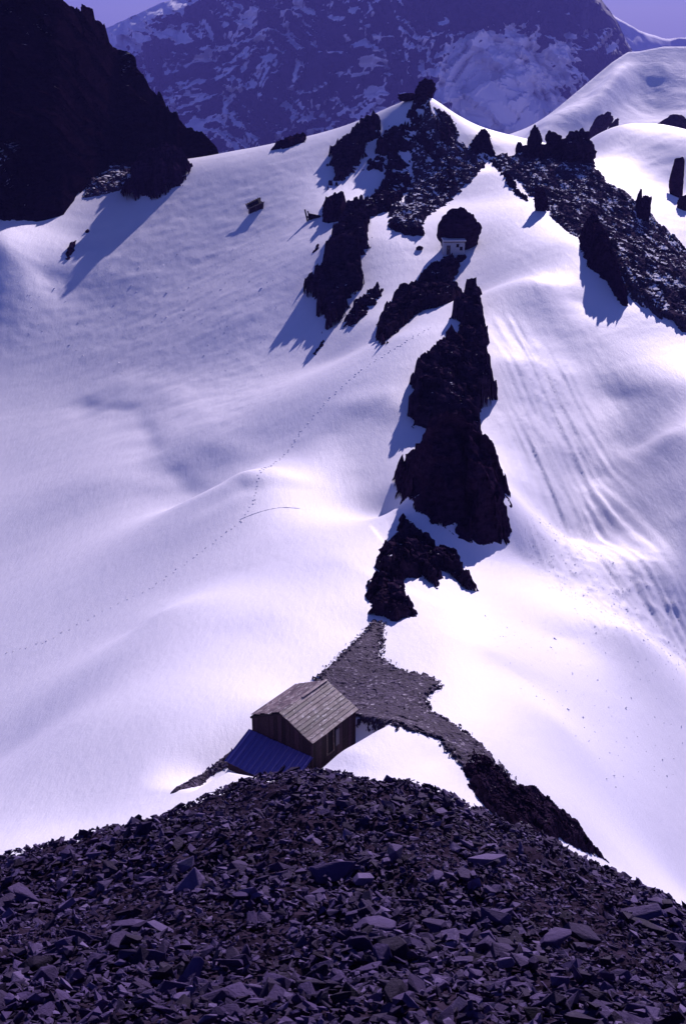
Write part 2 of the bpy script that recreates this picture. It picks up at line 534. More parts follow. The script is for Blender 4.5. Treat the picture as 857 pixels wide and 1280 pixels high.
NR, NC = 880, 590
yy = 27.0 * (440.0 / 27.0) ** np.linspace(0, 1, NR)
tt = np.linspace(-1, 1, NC)
YY = np.repeat(yy[:, None], NC, 1)
XX = tt[None] * (16 + 0.44 * yy[:, None])
ZZ = T(XX, YY)
snow_me = mesh_np('snow_slope', np.stack([XX, YY, ZZ], -1).reshape(-1, 3), grid_faces(NR, NC), True)
snow = tag(link('snow_slope', snow_me, M_SNOW), 'snow covered slopes and ridge falling away on both sides of the rocks', None, None, 'structure')

def pos(u, v):
    x, y = raycast(u, v, BASE)
    return x, y, T1(x, y)

# ------------------------------------------------------------------ rock outcrops
def outcrop(name, px, label, mat, H=2.0, edge=None, cell=None, ragged=0.5, seed=1, cat='rock', kind=None, fine=1.4, parent=None, crag=1.0, smooth=False, lift=0.0, stretchy=1.0, exact=False):
    poly = ground_poly(px, T if exact else None)
    P = np.array(poly)
    dist = float(np.linalg.norm(P.mean(0)))
    pxm = dist / FOC                                  # metres per photo pixel there
    edge = edge or 5 * pxm
    cell = cell or max(0.5, 9 * pxm)
    sp = pxm * fine
    lo, hi = P.min(0) - 3 * pxm, P.max(0) + 3 * pxm
    nx = int((hi[0] - lo[0]) / sp) + 2
    ny = int((hi[1] - lo[1]) / (sp * 1.6)) + 2
    ny = min(ny, 900)
    X, Y = np.meshgrid(np.linspace(lo[0], hi[0], nx), np.linspace(lo[1], hi[1], ny))
    sd = poly_sdf(X, Y, poly)
    sdn = sd + ragged * cell * (fbm(X / cell, Y / cell / stretchy, 4, seed, 0.6) * 1.3) - 0.15 * cell * ragged
    keep = sdn > -3.0 * pxm
    wx = X + 0.35 * cell * vnoise(X / cell * 1.7, Y / cell * 1.7, seed + 3)
    wy = Y + 0.35 * cell * vnoise(X / cell * 1.7, Y / cell * 1.7, seed + 5)
    hgt = H * sstep(-0.2 * edge, edge, sdn) * (0.75 + 0.5 * fbm(X / (4 * cell), Y / (4 * cell), 2, seed + 9))
    # slabs longer than wide
    cr = (blocky(wx, wy / stretchy / 1.5, cell * 1.5, seed + 11, 0.42, 0.9) + blocky(wx + 0.4 * wy, wy / stretchy / 1.4, cell * 0.7, seed + 12, 0.4, 0.9)
          + blocky(wx, wy / 1.3, cell * 0.3, seed + 13, 0.35, 0.8) + 0.25 * cell * fbm(wx / cell * 2.2, wy / cell * 1.5, 4, seed + 14, 0.6))
    inside = sstep(-0.5 * edge, 0.6 * edge, sdn)
    Z = T(X, Y) + hgt + crag * cr * inside + lift - 0.5 * pxm - np.where(sdn < 0, np.minimum(-sdn * 1.2, 4 * pxm), 0)
    V = np.stack([X + 0.12 * crag * cell * vnoise(X / cell * 3, Z / cell * 3, seed + 20) * inside,
                  Y - 0.35 * crag * cr * inside, Z], -1).reshape(-1, 3)
    F = grid_faces(ny, nx, keep)
    V, F, _ = compact(V, F)
    V, b = at_base(V)
    o = link(name, mesh_np(name, V, F, smooth), mat, parent, b)
    return tag(o, label, cat if not kind else None, None, kind)

def Q(crop, pts):
    x0, y0, k = crop
    return [(x0 + k * a, y0 + k * b) for a, b in pts]
C5 = (360, 100, 0.3034)

outcrop('rock_outcrop', [(548, 540), (575, 540), (602, 545), (608, 570), (625, 600), (640, 640), (641, 665), (632, 683), (600, 682), (575, 675), (555, 660), (535, 652), (515, 635), (497, 622), (489, 605), (500, 590), (515, 575), (530, 560)],
        'largest dark rock tower, wedge shaped, halfway up the snow ridge', M_BARE, H=4.2, edge=2.6, cell=2.1, ragged=0.45, seed=3)
outcrop('rock_outcrop', [(575, 430), (600, 450), (615, 470), (618, 500), (600, 515), (606, 548), (575, 555), (550, 540), (512, 535), (510, 515), (518, 500), (511, 480), (520, 465), (545, 450), (560, 433)],
        'dark craggy rock block sitting directly above the wedge shaped tower', M_ROCK, H=3.0, cell=2.1, ragged=0.55, seed=14)
outcrop('rock_outcrop', [(578, 378), (592, 372), (605, 400), (609, 430), (606, 458), (590, 452), (572, 430), (575, 405), (560, 397)],
        'narrow upright dark rock fin on the ridge below the small white hut', M_ROCK, H=2.6, cell=1.9, ragged=0.55, seed=25)
outcrop('rock_outcrop', [(503, 645), (520, 658), (545, 685), (570, 700), (598, 738), (585, 738), (560, 715), (545, 735), (530, 722), (505, 725), (510, 750), (522, 772), (490, 778), (462, 770), (456, 745), (470, 720), (472, 690), (490, 668)],
        'ragged forked rock outcrop between the wedge shaped tower and the gravel saddle', M_ROCK, H=1.4, edge=1.0, cell=1.2, ragged=0.6, seed=36)
outcrop('rock_outcrop', Q(C5, [(170, 310), (250, 230), (340, 175), (370, 185), (370, 240), (320, 290), (310, 340), (250, 400), (165, 452), (180, 400), (165, 340)]),
        'dark rock rib on the left shoulder just under the summit', M_ROCK, H=2.4, cell=2.6, ragged=0.9, seed=47)
outcrop('rock_outcrop', Q(C5, [(545, 80), (585, 130), (560, 180), (520, 240), (510, 300), (450, 320), (505, 350), (515, 420), (480, 480), (420, 540), (330, 570), (280, 545), (320, 490), (380, 440), (400, 375), (310, 375), (350, 310), (380, 240), (430, 190), (470, 210), (490, 160)]),
        'long dark rock band running down the middle of the summit cone', M_ROCKS, H=1.2, cell=2.4, ragged=0.9, seed=58)
outcrop('rock_outcrop', Q(C5, [(230, 560), (320, 550), (335, 620), (325, 690), (290, 760), (312, 840), (260, 900), (230, 980), (158, 1042), (170, 980), (108, 975), (120, 910), (58, 892), (90, 830), (150, 790), (145, 740), (180, 640)]),
        'long ragged dark rock band trailing down the snow below the summit cone', M_ROCK, H=3.2, cell=2.0, ragged=0.9, seed=69)
outcrop('rock_outcrop', Q(C5, [(370, 850), (398, 880), (330, 960), (280, 1010), (212, 1028), (270, 930), (320, 880)]),
        'thin snow flecked rock patch beside the long ragged rock band', M_ROCKS, H=0.8, cell=1.2, ragged=0.9, seed=70)
outcrop('rock_outcrop', Q(C5, [(640, 752), (708, 758), (705, 790), (670, 830), (720, 890), (650, 930), (560, 950), (480, 1010), (390, 1092), (362, 1060), (375, 990), (425, 950), (425, 900), (510, 860), (560, 800)]),
        'dark rock rib slanting down left from under the small white hut', M_ROCK, H=2.2, cell=1.5, ragged=0.7, seed=81)
outcrop('rock_outcrop', Q(C5, [(140, 515), (240, 515), (230, 580), (160, 592), (140, 580)]),
        'small square dark rock beside the leaning timber posts', M_BARE, H=3.2, cell=1.2, ragged=0.3, seed=92)
outcrop('rock_outcrop', Q(C5, [(100, 1130), (130, 1085), (148, 1072), (140, 1100), (112, 1135)]),
        'tiny lone rock splinter at the tip of the long ragged band', M_BARE, H=1.0, cell=0.7, seed=93)
outcrop('rock_outcrop', Q(C5, [(95, 712), (115, 680), (132, 668), (125, 695), (105, 715)]),
        'tiny rock sliver left of the long ragged rock band', M_BARE, H=1.0, cell=0.7, seed=94)
outcrop('rock_outcrop', Q(C5, [(750, 840), (785, 855), (800, 885), (770, 895), (755, 870)]),
        'small dark rock on the ridge beside the snow knob under the white hut', M_BARE, H=1.2, cell=0.8, seed=95)
outcrop('scree_patch', Q(C5, [(500, 250), (585, 140), (690, 185), (700, 265), (745, 290), (825, 315), (780, 400), (680, 485), (570, 580), (545, 628), (415, 600), (415, 540), (490, 470), (512, 400)]),
        'pale snow dusted rubble on the face of the summit cone', M_MIXED2, H=0.9, cell=1.6, ragged=0.9, seed=96, cat='scree', crag=0.8)
outcrop('rock_outcrop', Q(C5, [(515, 255), (560, 240), (640, 330), (700, 415), (670, 430), (600, 350), (540, 300)]), 'thin dark rib slanting across the summit rubble', M_ROCKS, H=1.3, cell=1.6, ragged=0.8, seed=111)
outcrop('rock_outcrop', Q(C5, [(610, 400), (720, 415), (690, 465), (640, 480), (590, 440)]), 'dark rock patch at the lower edge of the summit rubble', M_ROCKS, H=1.0, cell=1.5, ragged=1.0, seed=112)
outcrop('rock_outcrop', Q(C5, [(415, 590), (480, 615), (570, 625), (560, 640), (480, 640), (410, 610)]), 'low dark rock lip along the foot of the summit rubble', M_BARE, H=1.4, cell=1.0, ragged=0.6, seed=113)
outcrop('rock_outcrop', Q(C5, [(625, 165), (665, 165), (695, 240), (680, 300), (620, 310), (598, 230)]),
        'dark rock blotch on the right side of the summit rubble', M_ROCKS, H=1.8, cell=1.6, ragged=1.0, seed=97)
outcrop('rock_outcrop', [(586, 182), (598, 165), (612, 170), (618, 192), (630, 215), (645, 232), (662, 252), (655, 252), (632, 228), (615, 208), (604, 190), (588, 205)],
        'dark horn of rock in the notch right of the summit cone', M_BARE, H=2.6, edge=2.0, cell=1.6, seed=98)
outcrop('scree_patch', [(612, 196), (640, 194), (680, 190), (735, 200), (760, 228), (790, 245), (830, 285), (857, 310), (930, 370), (930, 480), (857, 422), (820, 395), (785, 372), (760, 330), (722, 297), (690, 275), (650, 232), (625, 215)],
        'broad snow streaked scree shoulder under the dark pinnacles', M_MIXED, H=1.0, edge=2.0, cell=1.3, ragged=0.4, seed=99, cat='scree', crag=0.75, stretchy=1.6)
outcrop('rock_outcrop', [(722, 293), (745, 291), (765, 315), (775, 345), (784, 368), (784, 388), (775, 380), (755, 350), (735, 335), (724, 312)],
        'dark jagged rock edge between the gully snow and the scree shoulder', M_BARE, H=4.0, edge=2.0, cell=1.3, seed=100)
outcrop('rock_outcrop', [(150, 242), (165, 215), (185, 203), (215, 198), (238, 207), (235, 225), (215, 240), (196, 252), (180, 246), (165, 252)],
        'dark rock knoll in front of the cliff that throws the long shadow', M_BARE, H=6.0, edge=3.0, cell=2.6, ragged=0.9, seed=101)
outcrop('scree_patch', [(100, 248), (125, 215), (140, 198), (165, 212), (152, 238), (125, 245)],
        'snow flecked rubble at the foot of the great dark cliff', M_MIXED2, H=1.0, cell=1.4, seed=102, cat='scree', crag=0.6)
outcrop('rock_outcrop', [(337, 189), (360, 176), (382, 171), (384, 178), (360, 186)],
        'low flat dark rock lying along the snow crest', M_BARE, H=1.4, cell=1.2, seed=103)
outcrop('rock_outcrop', [(80, 324), (88, 305), (97, 299), (94, 314), (86, 325)],
        'small rock poking from the snow left of the long shadow', M_BARE, H=1.4, cell=0.9, seed=104)
outcrop('rock_outcrop', [(106, 290), (110, 285), (113, 288), (109, 293)],
        'tiniest rock speck on the snow below the great dark cliff', M_BARE, H=1.0, cell=0.6, seed=105)
outcrop('gravel_saddle', [(465, 775), (481, 780), (477, 822), (500, 838), (546, 848), (552, 860), (533, 872), (540, 890), (572, 908), (604, 934), (640, 972), (655, 1000), (610, 1000), (578, 962), (545, 925), (500, 912), (450, 905), (430, 900), (415, 880), (392, 850), (430, 815), (455, 790)],
        'bare grey gravel saddle behind the hut', M_GRAVEL, H=0.16, edge=0.3, cell=0.35, ragged=2.4, seed=106, kind='structure', crag=0.22, smooth=True, lift=0.1, fine=0.8, exact=True)
outcrop('rock_outcrop', [(590, 935), (612, 950), (640, 980), (668, 985), (700, 1012), (720, 1028), (735, 1050), (760, 1078), (722, 1062), (700, 1048), (690, 1060), (650, 1045), (615, 1018), (590, 990), (575, 958)],
        'tapering dark rubble rib running down right from the gravel saddle', M_ROCK, H=0.7, edge=0.6, cell=0.4, ragged=0.7, seed=107, fine=0.8)
outcrop('gravel_strip', [(213, 993), (240, 974), (290, 938), (318, 930), (300, 950), (262, 970), (232, 986)],
        'dark gravel strip running down left from the hut', M_GRAVEL, H=0.18, edge=0.3, cell=0.3, ragged=0.5, seed=108, kind='structure', crag=0.5, lift=0.1, fine=0.8, exact=True)

outcrop('rock_outcrop', [(640, 192), (660, 186), (690, 186), (720, 190), (742, 196), (738, 206), (700, 206), (660, 202)], 'dark broken crest at the feet of the pinnacle row', M_BARE, H=2.2, edge=1.5, cell=1.8, ragged=0.8, seed=110)
def boulder(name, u, v, wpx, hpx, label, seed, mat=None, depth=0.8, cuts=18, lean=0.0, sink=0.25, sub=4, ragged=0.10, parent=None, box=True, dmin=0.72):
    """angular block chiselled by random planes, standing at photo pixel (u, v) = its foot"""
    x, y, z = pos(u, v)
    m = math.hypot(y, z) / FOC
    w, h = wpx * m, hpx * m / 0.95
    rng = np.random.default_rng(seed)
    bm = bmesh.new()
    bmesh.ops.create_icosphere(bm, subdivisions=sub, radius=1.0)
    D = np.array([q.co[:] for q in bm.verts]); F = np.array([[q.index for q in f.verts] for f in bm.faces])
    bm.free()
    if box: D = D / ((np.abs(D) ** 5).sum(1) ** 0.2)[:, None]
    N = rng.normal(size=(cuts, 3)); N /= np.linalg.norm(N, axis=1)[:, None]
    d = rng.uniform(dmin, 1.0, cuts) * (1.15 if box else 1.0)
    r = np.min(np.where(D @ N.T > 0.05, d / np.maximum(D @ N.T, 0.05), 9), axis=1)
    r = np.minimum(r, 1.0 if box else 1.25)
    r *= 1 + ragged * fbm(D[:, 0] * 3 + seed, D[:, 2] * 3 + D[:, 1] * 2, 4, seed) + ragged * 0.9 * blocky(D[:, 0] + D[:, 1], D[:, 2] * 1.3, 0.4, seed) * 2
    V = D * r[:, None]
    V = V / np.abs(V[:, [0, 2]]).max(0)[[0, 0, 1]]
    V[:, 0] += lean * V[:, 2]
    V = V * np.array([w / 2, w / 2 * depth, h * (1 + sink) / 2])
    V[:, 2] += h * (1 + sink) / 2 - h * sink
    o = link(name, mesh_np(name, V, F), mat or M_BARE, parent, (x, y, z))
    return tag(o, label, 'rock')

boulder('boulder', 573, 309, 56, 46, 'great rounded dark boulder sheltering the small white hut', 201, depth=0.7, box=False, cuts=60, dmin=0.86, ragged=0.16)
boulder('summit_block', 531, 132, 26, 19, 'black jagged block crowning the snowy summit cone', 202, cuts=11, ragged=0.25)
boulder('summit_block', 510, 133, 26, 9, 'low dark slab just left of the summit block', 203, ragged=0.25)
boulder('rock_pinnacle', 667, 195, 19, 36, 'tall dark pinnacle, left one of the row on the scree shoulder', 204, ragged=0.3, lean=0.1, box=False, cuts=12)
boulder('rock_pinnacle', 692, 198, 26, 33, 'squat dark pinnacle in the middle of the row on the scree shoulder', 205, ragged=0.32, lean=-0.12, box=False, cuts=12)
boulder('rock_pinnacle', 722, 206, 40, 40, 'widest blocky pinnacle with a snowy top, right of the row', 206, ragged=0.4, mat=M_ROCKS)
boulder('rock_pinnacle', 648, 192, 9, 13, 'little dark tooth left of the pinnacle row', 207)
boulder('rock_pinnacle', 675, 264, 18, 28, 'lone dark spike low on the scree shoulder', 208, lean=-0.2, ragged=0.25)
boulder('rock_pinnacle', 802, 281, 17, 34, 'dark block with a thin spike on the edge of the scree shoulder', 209, ragged=0.25)
boulder('rock_pinnacle', 797, 264, 8, 26, 'thin dark spike on the edge of the scree shoulder', 210)
boulder('rock_pinnacle', 843, 245, 19, 44, 'dark pear shaped pinnacle standing alone in the far snow', 211, ragged=0.14, box=False, cuts=16)
boulder('rock_pinnacle', 852, 262, 14, 16, 'dark rock trailing from the foot of the pear shaped pinnacle', 212, ragged=0.3)
boulder('rock', 565, 566, 8, 8, 'small loose rock on the gully snow by the wedge shaped tower', 213, sub=3)

# ------------------------------------------------------------------ great cliff on the left
def lerp_px(u, tab):
    a = np.array(tab, float)
    return np.interp(u, a[:, 0], a[:, 1])
cu = np.linspace(-220, 279, 330)
ct = np.linspace(-0.12, 1.3, 230)
vb = lerp_px(cu, [(-300, 470), (-100, 360), (0, 312), (25, 290), (45, 272), (100, 255), (128, 226), (148, 203), (185, 204), (240, 214), (279, 214)])
yb = lerp_px(cu, [(-300, 205), (-100, 222), (0, 236), (80, 254), (115, 272), (150, 290), (200, 293), (240, 296), (279, 298)])
vt = lerp_px(cu, [(-300, -330), (-100, -170), (0, -70), (55, -14), (90, -2), (104, 14), (128, 28), (138, 58), (163, 72), (185, 100), (200, 116), (214, 150), (238, 160), (262, 178), (272, 186), (279, 212)])
vt = vt + 13 * fbm(cu / 22, cu * 0 + 1.5, 4, 306, 0.6) * sstep(279, 255, cu) + 26 * (h01(np.floor((cu + 5 * vnoise(cu / 9, cu * 0, 307)) / 13), cu * 0, 0, 308) - 0.5) * sstep(275, 240, cu) * 0.8
ydp = lerp_px(cu, [(-300, 40), (0, 28), (100, 24), (200, 14), (279, 5)])
Bp = np.array([W(u, v, y) for u, v, y in zip(cu, vb, yb)])
Tp = np.array([W(u, v, y) for u, v, y in zip(cu, vt, yb + ydp)])
tq = ct[:, None]
fr = np.clip(tq, 0, 1)
prof = fr ** 0.8
X = Bp[None, :, 0] + (Tp - Bp)[None, :, 0] * np.clip(tq, -0.2, 1.6)
Y = Bp[None, :, 1] + (Tp - Bp)[None, :, 1] * tq
top = np.maximum(tq - 1, 0)
Z = Bp[None, :, 2] + (Tp - Bp)[None, :, 2] * prof + np.minimum(tq, 0) * 40 - top * 1.7 * (Tp - Bp)[None, :, 2]
rel = (Tp - Bp)[None, :, 2] / 60.0
A, Bv = X * 1.0, Z * 1.0 + 0.6 * Y
wA, wB = A + 3 * vnoise(A / 9, Bv / 9, 5), Bv + 3 * vnoise(A / 9, Bv / 9, 6)
amp = np.clip(rel, 0.15, 1.0) * sstep(-0.05, 0.12, tq)
dn = blocky(wA, wB * 0.8, 12.0, 301, 0.75, 1.2) + blocky(wA + 0.5 * wB, wB * 1.1, 5.0, 302, 0.8, 1.2) + blocky(wA, wB * 1.2, 2.2, 303, 0.9, 1.4) + blocky(wA, wB, 1.1, 309, 0.9, 1.2) + 2.0 * fbm(A / 14, Bv / 18, 5, 304, 0.55)
Yd = Y - dn * amp * 1.1
Zd = Z + dn * amp * 0.12
V = np.stack([X + 0.4 * amp * blocky(wB, wA, 3.0, 305), Yd, Zd], -1).reshape(-1, 3)
V, b = at_base(V)
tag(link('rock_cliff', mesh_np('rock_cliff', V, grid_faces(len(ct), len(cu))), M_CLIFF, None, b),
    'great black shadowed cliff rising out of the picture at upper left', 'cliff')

# ------------------------------------------------------------------ far mountains
def far_mat(name, thr, c0, c1, scale, snowcol=SNOW, amp=0.9):
    """rock and snow divided by the stored rockiness, with a ragged border"""
    t = NT(name)
    a = t.n('ShaderNodeAttribute', attribute_name='rockiness')
    n = t.noise(scale, 9, 0.68)
    k = t.math('ADD', a.outputs['Fac'], t.math('MULTIPLY', t.math('SUBTRACT', n, 0.5), amp))
    f = t.ramp(k, [(thr - 0.02, 0.0), (thr + 0.03, 1.0)])
    rock = t.mix(t.ramp(t.noise(scale * 2.3, 8, 0.7), [(0.35, 0.0), (0.7, 1.0)]), c0, c1)
    col = t.mix(f, snowcol, rock)
    nb = t.bump(t.noise(scale * 1.6, 9, 0.7), 0.5, 0.12 / scale)
    return t.set(col, 0.8, 0.15, nb)
M_FAR = far_mat('far_rock_and_snow', 0.5, (0.006, 0.004, 0.010), (0.035, 0.025, 0.045), 0.03, amp=0.55)
M_FARSNOW = far_mat('far_snow', 0.62, (0.006, 0.004, 0.008), (0.020, 0.013, 0.024), 0.16, amp=1.6)

# high wall across the valley
K = 1.9
mu = np.linspace(-300, 960, 520)
mt = np.linspace(-0.2, 1.2, 190)
vtop = lerp_px(mu, [(-420, 330), (-200, 150), (0, 85), (80, 60), (132, 36), (165, 21), (205, 3), (245, -8), (300, -50), (380, -95), (470, -130), (600, -125), (680, -80), (735, -22), (752, 4), (768, 26), (782, 52), (796, 72), (840, 105), (900, 130), (1000, 190)])
vtop = vtop + 2.0 * fbm(mu / 14.0, mu * 0 + 3, 4, 411)
tops = np.array([W(u, v, K * (1700 + 60 * math.sin(u / 130.0))) for u, v in zip(mu, vtop)])
tq = mt[:, None]
depth = K * 300 + K * 60 * fbm(mu / 150.0, mu * 0, 3, 400)
zb = -250.0 * K
X = tops[None, :, 0] * (0.80 + 0.20 * np.clip(tq, -0.3, 1)) + 0 * tq
Y = tops[None, :, 1] - depth[None] * (1 - tq)
front = np.clip(tq, 0, 1)
Z = zb + (tops[None, :, 2] - zb) * front ** 0.85 + np.minimum(tq, 0) * 120 * K - np.maximum(tq - 1, 0) * 420 * K
XK, ZK = X / K, Z / K
wX, wZ = XK + 30 * vnoise(XK / 90, ZK / 90, 402), ZK + 30 * vnoise(XK / 90, ZK / 90, 403)
dn = 55 * (0.5 - np.abs(fbm(wX / 130, wZ / 260, 3, 404))) + 26 * (0.5 - np.abs(fbm(wX / 48, wZ / 80, 4, 405))) + blocky(wX + 0.5 * wZ, wZ * 1.8, 30.0, 406, 0.8, 1.2) + blocky(wX + 0.4 * wZ, wZ * 1.5, 12.0, 407, 0.8, 1.2)
keepz = sstep(1.0, 0.93, tq) * 0.7 + 0.3
Y2 = Y - K * dn * sstep(-0.1, 0.1, tq) * keepz
Z2 = Z + K * 0.18 * (dn - 40) * sstep(0.0, 0.2, tq) * (1 - sstep(0.85, 0.98, tq))
# rock bands and snowfields of the wall itself
U = np.repeat(mu[None], len(mt), 0)
Vp = 640 - FOC * np.tan(np.arctan2(Z2, Y2) + PITCH)
lc, lx_ = wZ - 0.45 * wX, wX + 0.45 * wZ
rk = 0.52 + 0.30 * fbm(wX / 110 + 0.5 * wZ / 110, wZ / 60 - 0.25 * wX / 90, 3, 408, 0.6) + 0.55 * fbm(lc / 20, lx_ / 110, 4, 413, 0.6) + 0.38 * fbm(wX / 34 + 0.4 * wZ / 34, wZ / 17 - 0.3 * wX / 34, 5, 409, 0.7)
snowfield = np.exp(-(((U - 640) / 85) ** 2 + ((Vp - 105) / 75) ** 2) ** 1.5)
rk -= 0.5 * np.maximum(0.25 - np.abs(fbm(wX / 40 + 0.2 * wZ / 40, wZ / 190, 4, 410, 0.6)), 0) * 2.2 - 0.14
rk -= 0.66 * snowfield
rk -= 0.55 * sstep(230, 150, U) * sstep(70, 40, Vp)
rk += 0.35 * sstep(60, 20, Vp) * sstep(480, 560, U)
rk += 0.25 * np.exp(-(((U - 760) / 40) ** 2 + ((Vp - 90) / 30) ** 2))
Pw = np.stack([X, Y2, Z2], -1)
nw = np.cross(np.gradient(Pw, axis=1), np.gradient(Pw, axis=0)); nw /= np.linalg.norm(nw, axis=2)[..., None] + 1e-9
ledge = np.abs(nw[..., 2])
rk += 0.7 * (np.median(ledge) - ledge) * (1 - snowfield)
V = np.stack([X, Y2, Z2], -1).reshape(-1, 3)
V, b = at_base(V)
me = mesh_np('mountain_wall', V, grid_faces(len(mt), len(mu)))
attr(me, 'rockiness', rk)
tag(link('mountain_wall', me, M_FAR, None, b), 'hazy blue mountain wall of rock bands and snowfields across the valley', None, None, 'structure')

# snow dome on the right
du = np.linspace(585, 1100, 240)
dt = np.linspace(-0.5, 1.6, 150)
dv = lerp_px(du, [(585, 215), (620, 190), (650, 172), (690, 140), (715, 119), (740, 98), (765, 77), (785, 64), (800, 63), (830, 57), (857, 57), (930, 42), (1100, 60)])
dyt = lerp_px(du, [(585, 560), (640, 600), (700, 650), (785, 730), (857, 740), (1100, 780)])
dyb = lerp_px(du, [(585, 500), (640, 515), (700, 525), (785, 540), (857, 540), (1100, 540)])
dtop = np.array([W(u, v, y) for u, v, y in zip(du, dv, dyt)])
dbot = np.array([W(u, 214, y) for u, y in zip(du, dyb)])
dbot[:, 2] = np.minimum(dbot[:, 2], dtop[:, 2] - 1)
tq = dt[:, None]
X = dbot[None, :, 0] + (dtop - dbot)[None, :, 0] * np.clip(tq, 0, 1)
Y = dbot[None, :, 1] + (dtop - dbot)[None, :, 1] * tq
rz_ = (dtop - dbot)[None, :, 2]
Z = dbot[None, :, 2] + rz_ * np.where(tq < 0, 0.8 * tq, np.where(tq < 1, 0.45 * tq + 0.55 * tq ** 2.2, 1 - 1.5 * (tq - 1))) - np.maximum(-tq, 0) * 60
def pix(x, y, z):
    c, s = math.cos(PITCH), math.sin(PITCH)
    d, up = c * y - s * z, s * y + c * z
    return 428.5 + FOC * x / d, 640 - FOC * up / d
Ud, Vd = pix(X, Y, Z)
spur, sd_, al_ = line_dist(Ud, Vd, [(788, 66), (772, 105), (745, 140), (700, 162), (640, 186)])
inn = sstep(1.0, 0.85, tq) * sstep(0, 0.1, tq)
Z = Z + inn * 7.0 * np.exp(-(spur / 16.0) ** 2) * sstep(0.0, 0.3, al_) * (1 - sstep(0.8, 1.0, al_))
Z = Z - inn * 5.0 * np.exp(-((Ud - 815) / 30) ** 2 - ((Vd - 125) / 22) ** 2) + inn * (2.2 * fbm(X / 40, Y / 40, 4, 420) + 0.35 * fbm(X / 9, Y / 14, 3, 421))
DROCK = []
rk = 0.12 + 0.15 * fbm(X / 25, Y / 25, 4, 422)
for (u, v, a, bb) in DROCK:
    rk += 1.3 * np.exp(-((Ud - u) / a) ** 2 - ((Vd - v) / bb) ** 2)
Z = Z + np.clip(rk - 0.45, 0, 1) * (0.6 + blocky(X, Y, 5.0, 425, 0.4, 0.8))
V, b = at_base(np.stack([X, Y, Z], -1).reshape(-1, 3))
me = mesh_np('snow_dome', V, grid_faces(len(dt), len(du)), True)
attr(me, 'rockiness', rk)
tag(link('snow_dome', me, M_FARSNOW, None, b), 'rounded sunlit snow mountain with a curving crest at upper right', None, None, 'structure')

# pale ridge behind the dome
ru = np.linspace(700, 1100, 200)
rt = np.linspace(0, 1.4, 60)
rv = lerp_px(ru, [(700, 60), (745, 2), (757, 12), (775, 24), (800, 38), (830, 48), (857, 46), (950, 30), (1100, 60)]) + 1.2 * fbm(ru / 12, ru * 0, 3, 430)
rp = np.array([W(u, v, 4300) for u, v in zip(ru, rv)])
tq = rt[:, None]
X = rp[None, :, 0] + 0 * tq
Y = rp[None, :, 1] - 760 * (1 - tq) - 90 * fbm(X / 220, tq * 3 + 0 * X, 4, 431)
Z = -470 + (rp[None, :, 2] + 470) * np.clip(tq, 0, 1) - np.maximum(tq - 1, 0) * 900
V, b = at_base(np.stack([X, Y, Z], -1).reshape(-1, 3))
me = mesh_np('far_ridge', V, grid_faces(60, 200), True)
attr(me, 'rockiness', 0.3 + 0.5 * fbm(X / 110, Z / 110, 4, 432))
tag(link('far_ridge', me, M_FARSNOW, None, b), 'pale snowy ridge on the skyline behind the rounded snow mountain', None, None, 'structure')

def far_block(u, v, Y, wpx, hpx, label, seed):
    x, y, z = W(u, v, Y)
    rng = np.random.default_rng(seed)
    bm = bmesh.new(); bmesh.ops.create_icosphere(bm, subdivisions=4, radius=1.0)
    D = np.array([q.co[:] for q in bm.verts]); F = np.array([[q.index for q in f.verts] for f in bm.faces]); bm.free()
    r = 1 + 0.35 * fbm(D[:, 0] * 2 + seed, D[:, 2] * 2 + D[:, 1], 4, seed) + 0.6 * blocky(D[:, 0] + D[:, 1], D[:, 2], 0.5, seed)
    m = Y / FOC
    Vv = D * r[:, None] * np.array([wpx * m / 2, wpx * m / 2, hpx * m / 2])
    Vv[:, 0] += 0.5 * Vv[:, 2]
    Vv[:, 2] += hpx * m * 0.35
    tag(link('rock_outcrop', mesh_np('rock_outcrop', Vv, F), M_ROCK, None, (x, y, z)), label, 'rock')
far_block(830, 186, 560, 44, 42, 'dark leaning rock in the distant snow below the rounded mountain', 441)
far_block(748, 172, 578, 20, 34, 'dark rock rib low on the front of the rounded snow mountain', 443)
far_block(764, 168, 590, 9, 20, 'small dark rock right of the rib on the rounded snow mountain', 444)
far_block(722, 172, 580, 20, 8, 'thin dark rock streak left of the rib on the rounded snow mountain', 445)
far_block(792, 190, 540, 24, 18, 'low dark rock just left of the distant leaning rock', 442)

# snow-filled valley, out to the horizon
gx = np.linspace(-9000, 9000, 91); gy = np.linspace(-7000, 12000, 96)
X, Y = np.meshgrid(gx, gy)
Z = -500 + 12 * fbm(X / 900, Y / 900, 3, 450)
tag(link('valley_floor', mesh_np('valley_floor', np.stack([X, Y, Z], -1).reshape(-1, 3), grid_faces(96, 91), True), M_SNOW),
    'snow filled valley floor beyond the ridge', None, None, 'structure')

# ------------------------------------------------------------------ scree slope underfoot
CREST = [(-120, 1120), (0, 1077), (60, 1062), (95, 1043), (190, 1037), (230, 1018), (310, 978), (370, 967), (430, 972), (520, 988), (610, 1022), (700, 1066), (760, 1088), (800, 1112), (857, 1140), (960, 1200)]
scp = []
for u, v in CREST:
    yc = 21.5 - 4.0 * abs(u - 380) / 480
    p = W(u, v, yc)
    scp.append(p)
    scp.append((p[0] * 1.12, yc + 3.0, p[2] - 3.6))
    scp.append((p[0] * 1.3, yc + 9.0, p[2] - 14.0))
for u, v, y in ((-150, 1180, 12.5), (60, 1150, 13.3), (220, 1120, 13.6), (400, 1100, 13.8), (600, 1120, 13.5), (750, 1160, 12.8), (900, 1230, 11.5),
                (-200, 1290, 7.4), (0, 1285, 7.2), (200, 1280, 7.0), (430, 1280, 6.9), (650, 1280, 7.0), (857, 1290, 7.1), (1050, 1310, 7.3)):
    scp.append(W(u, v, y))
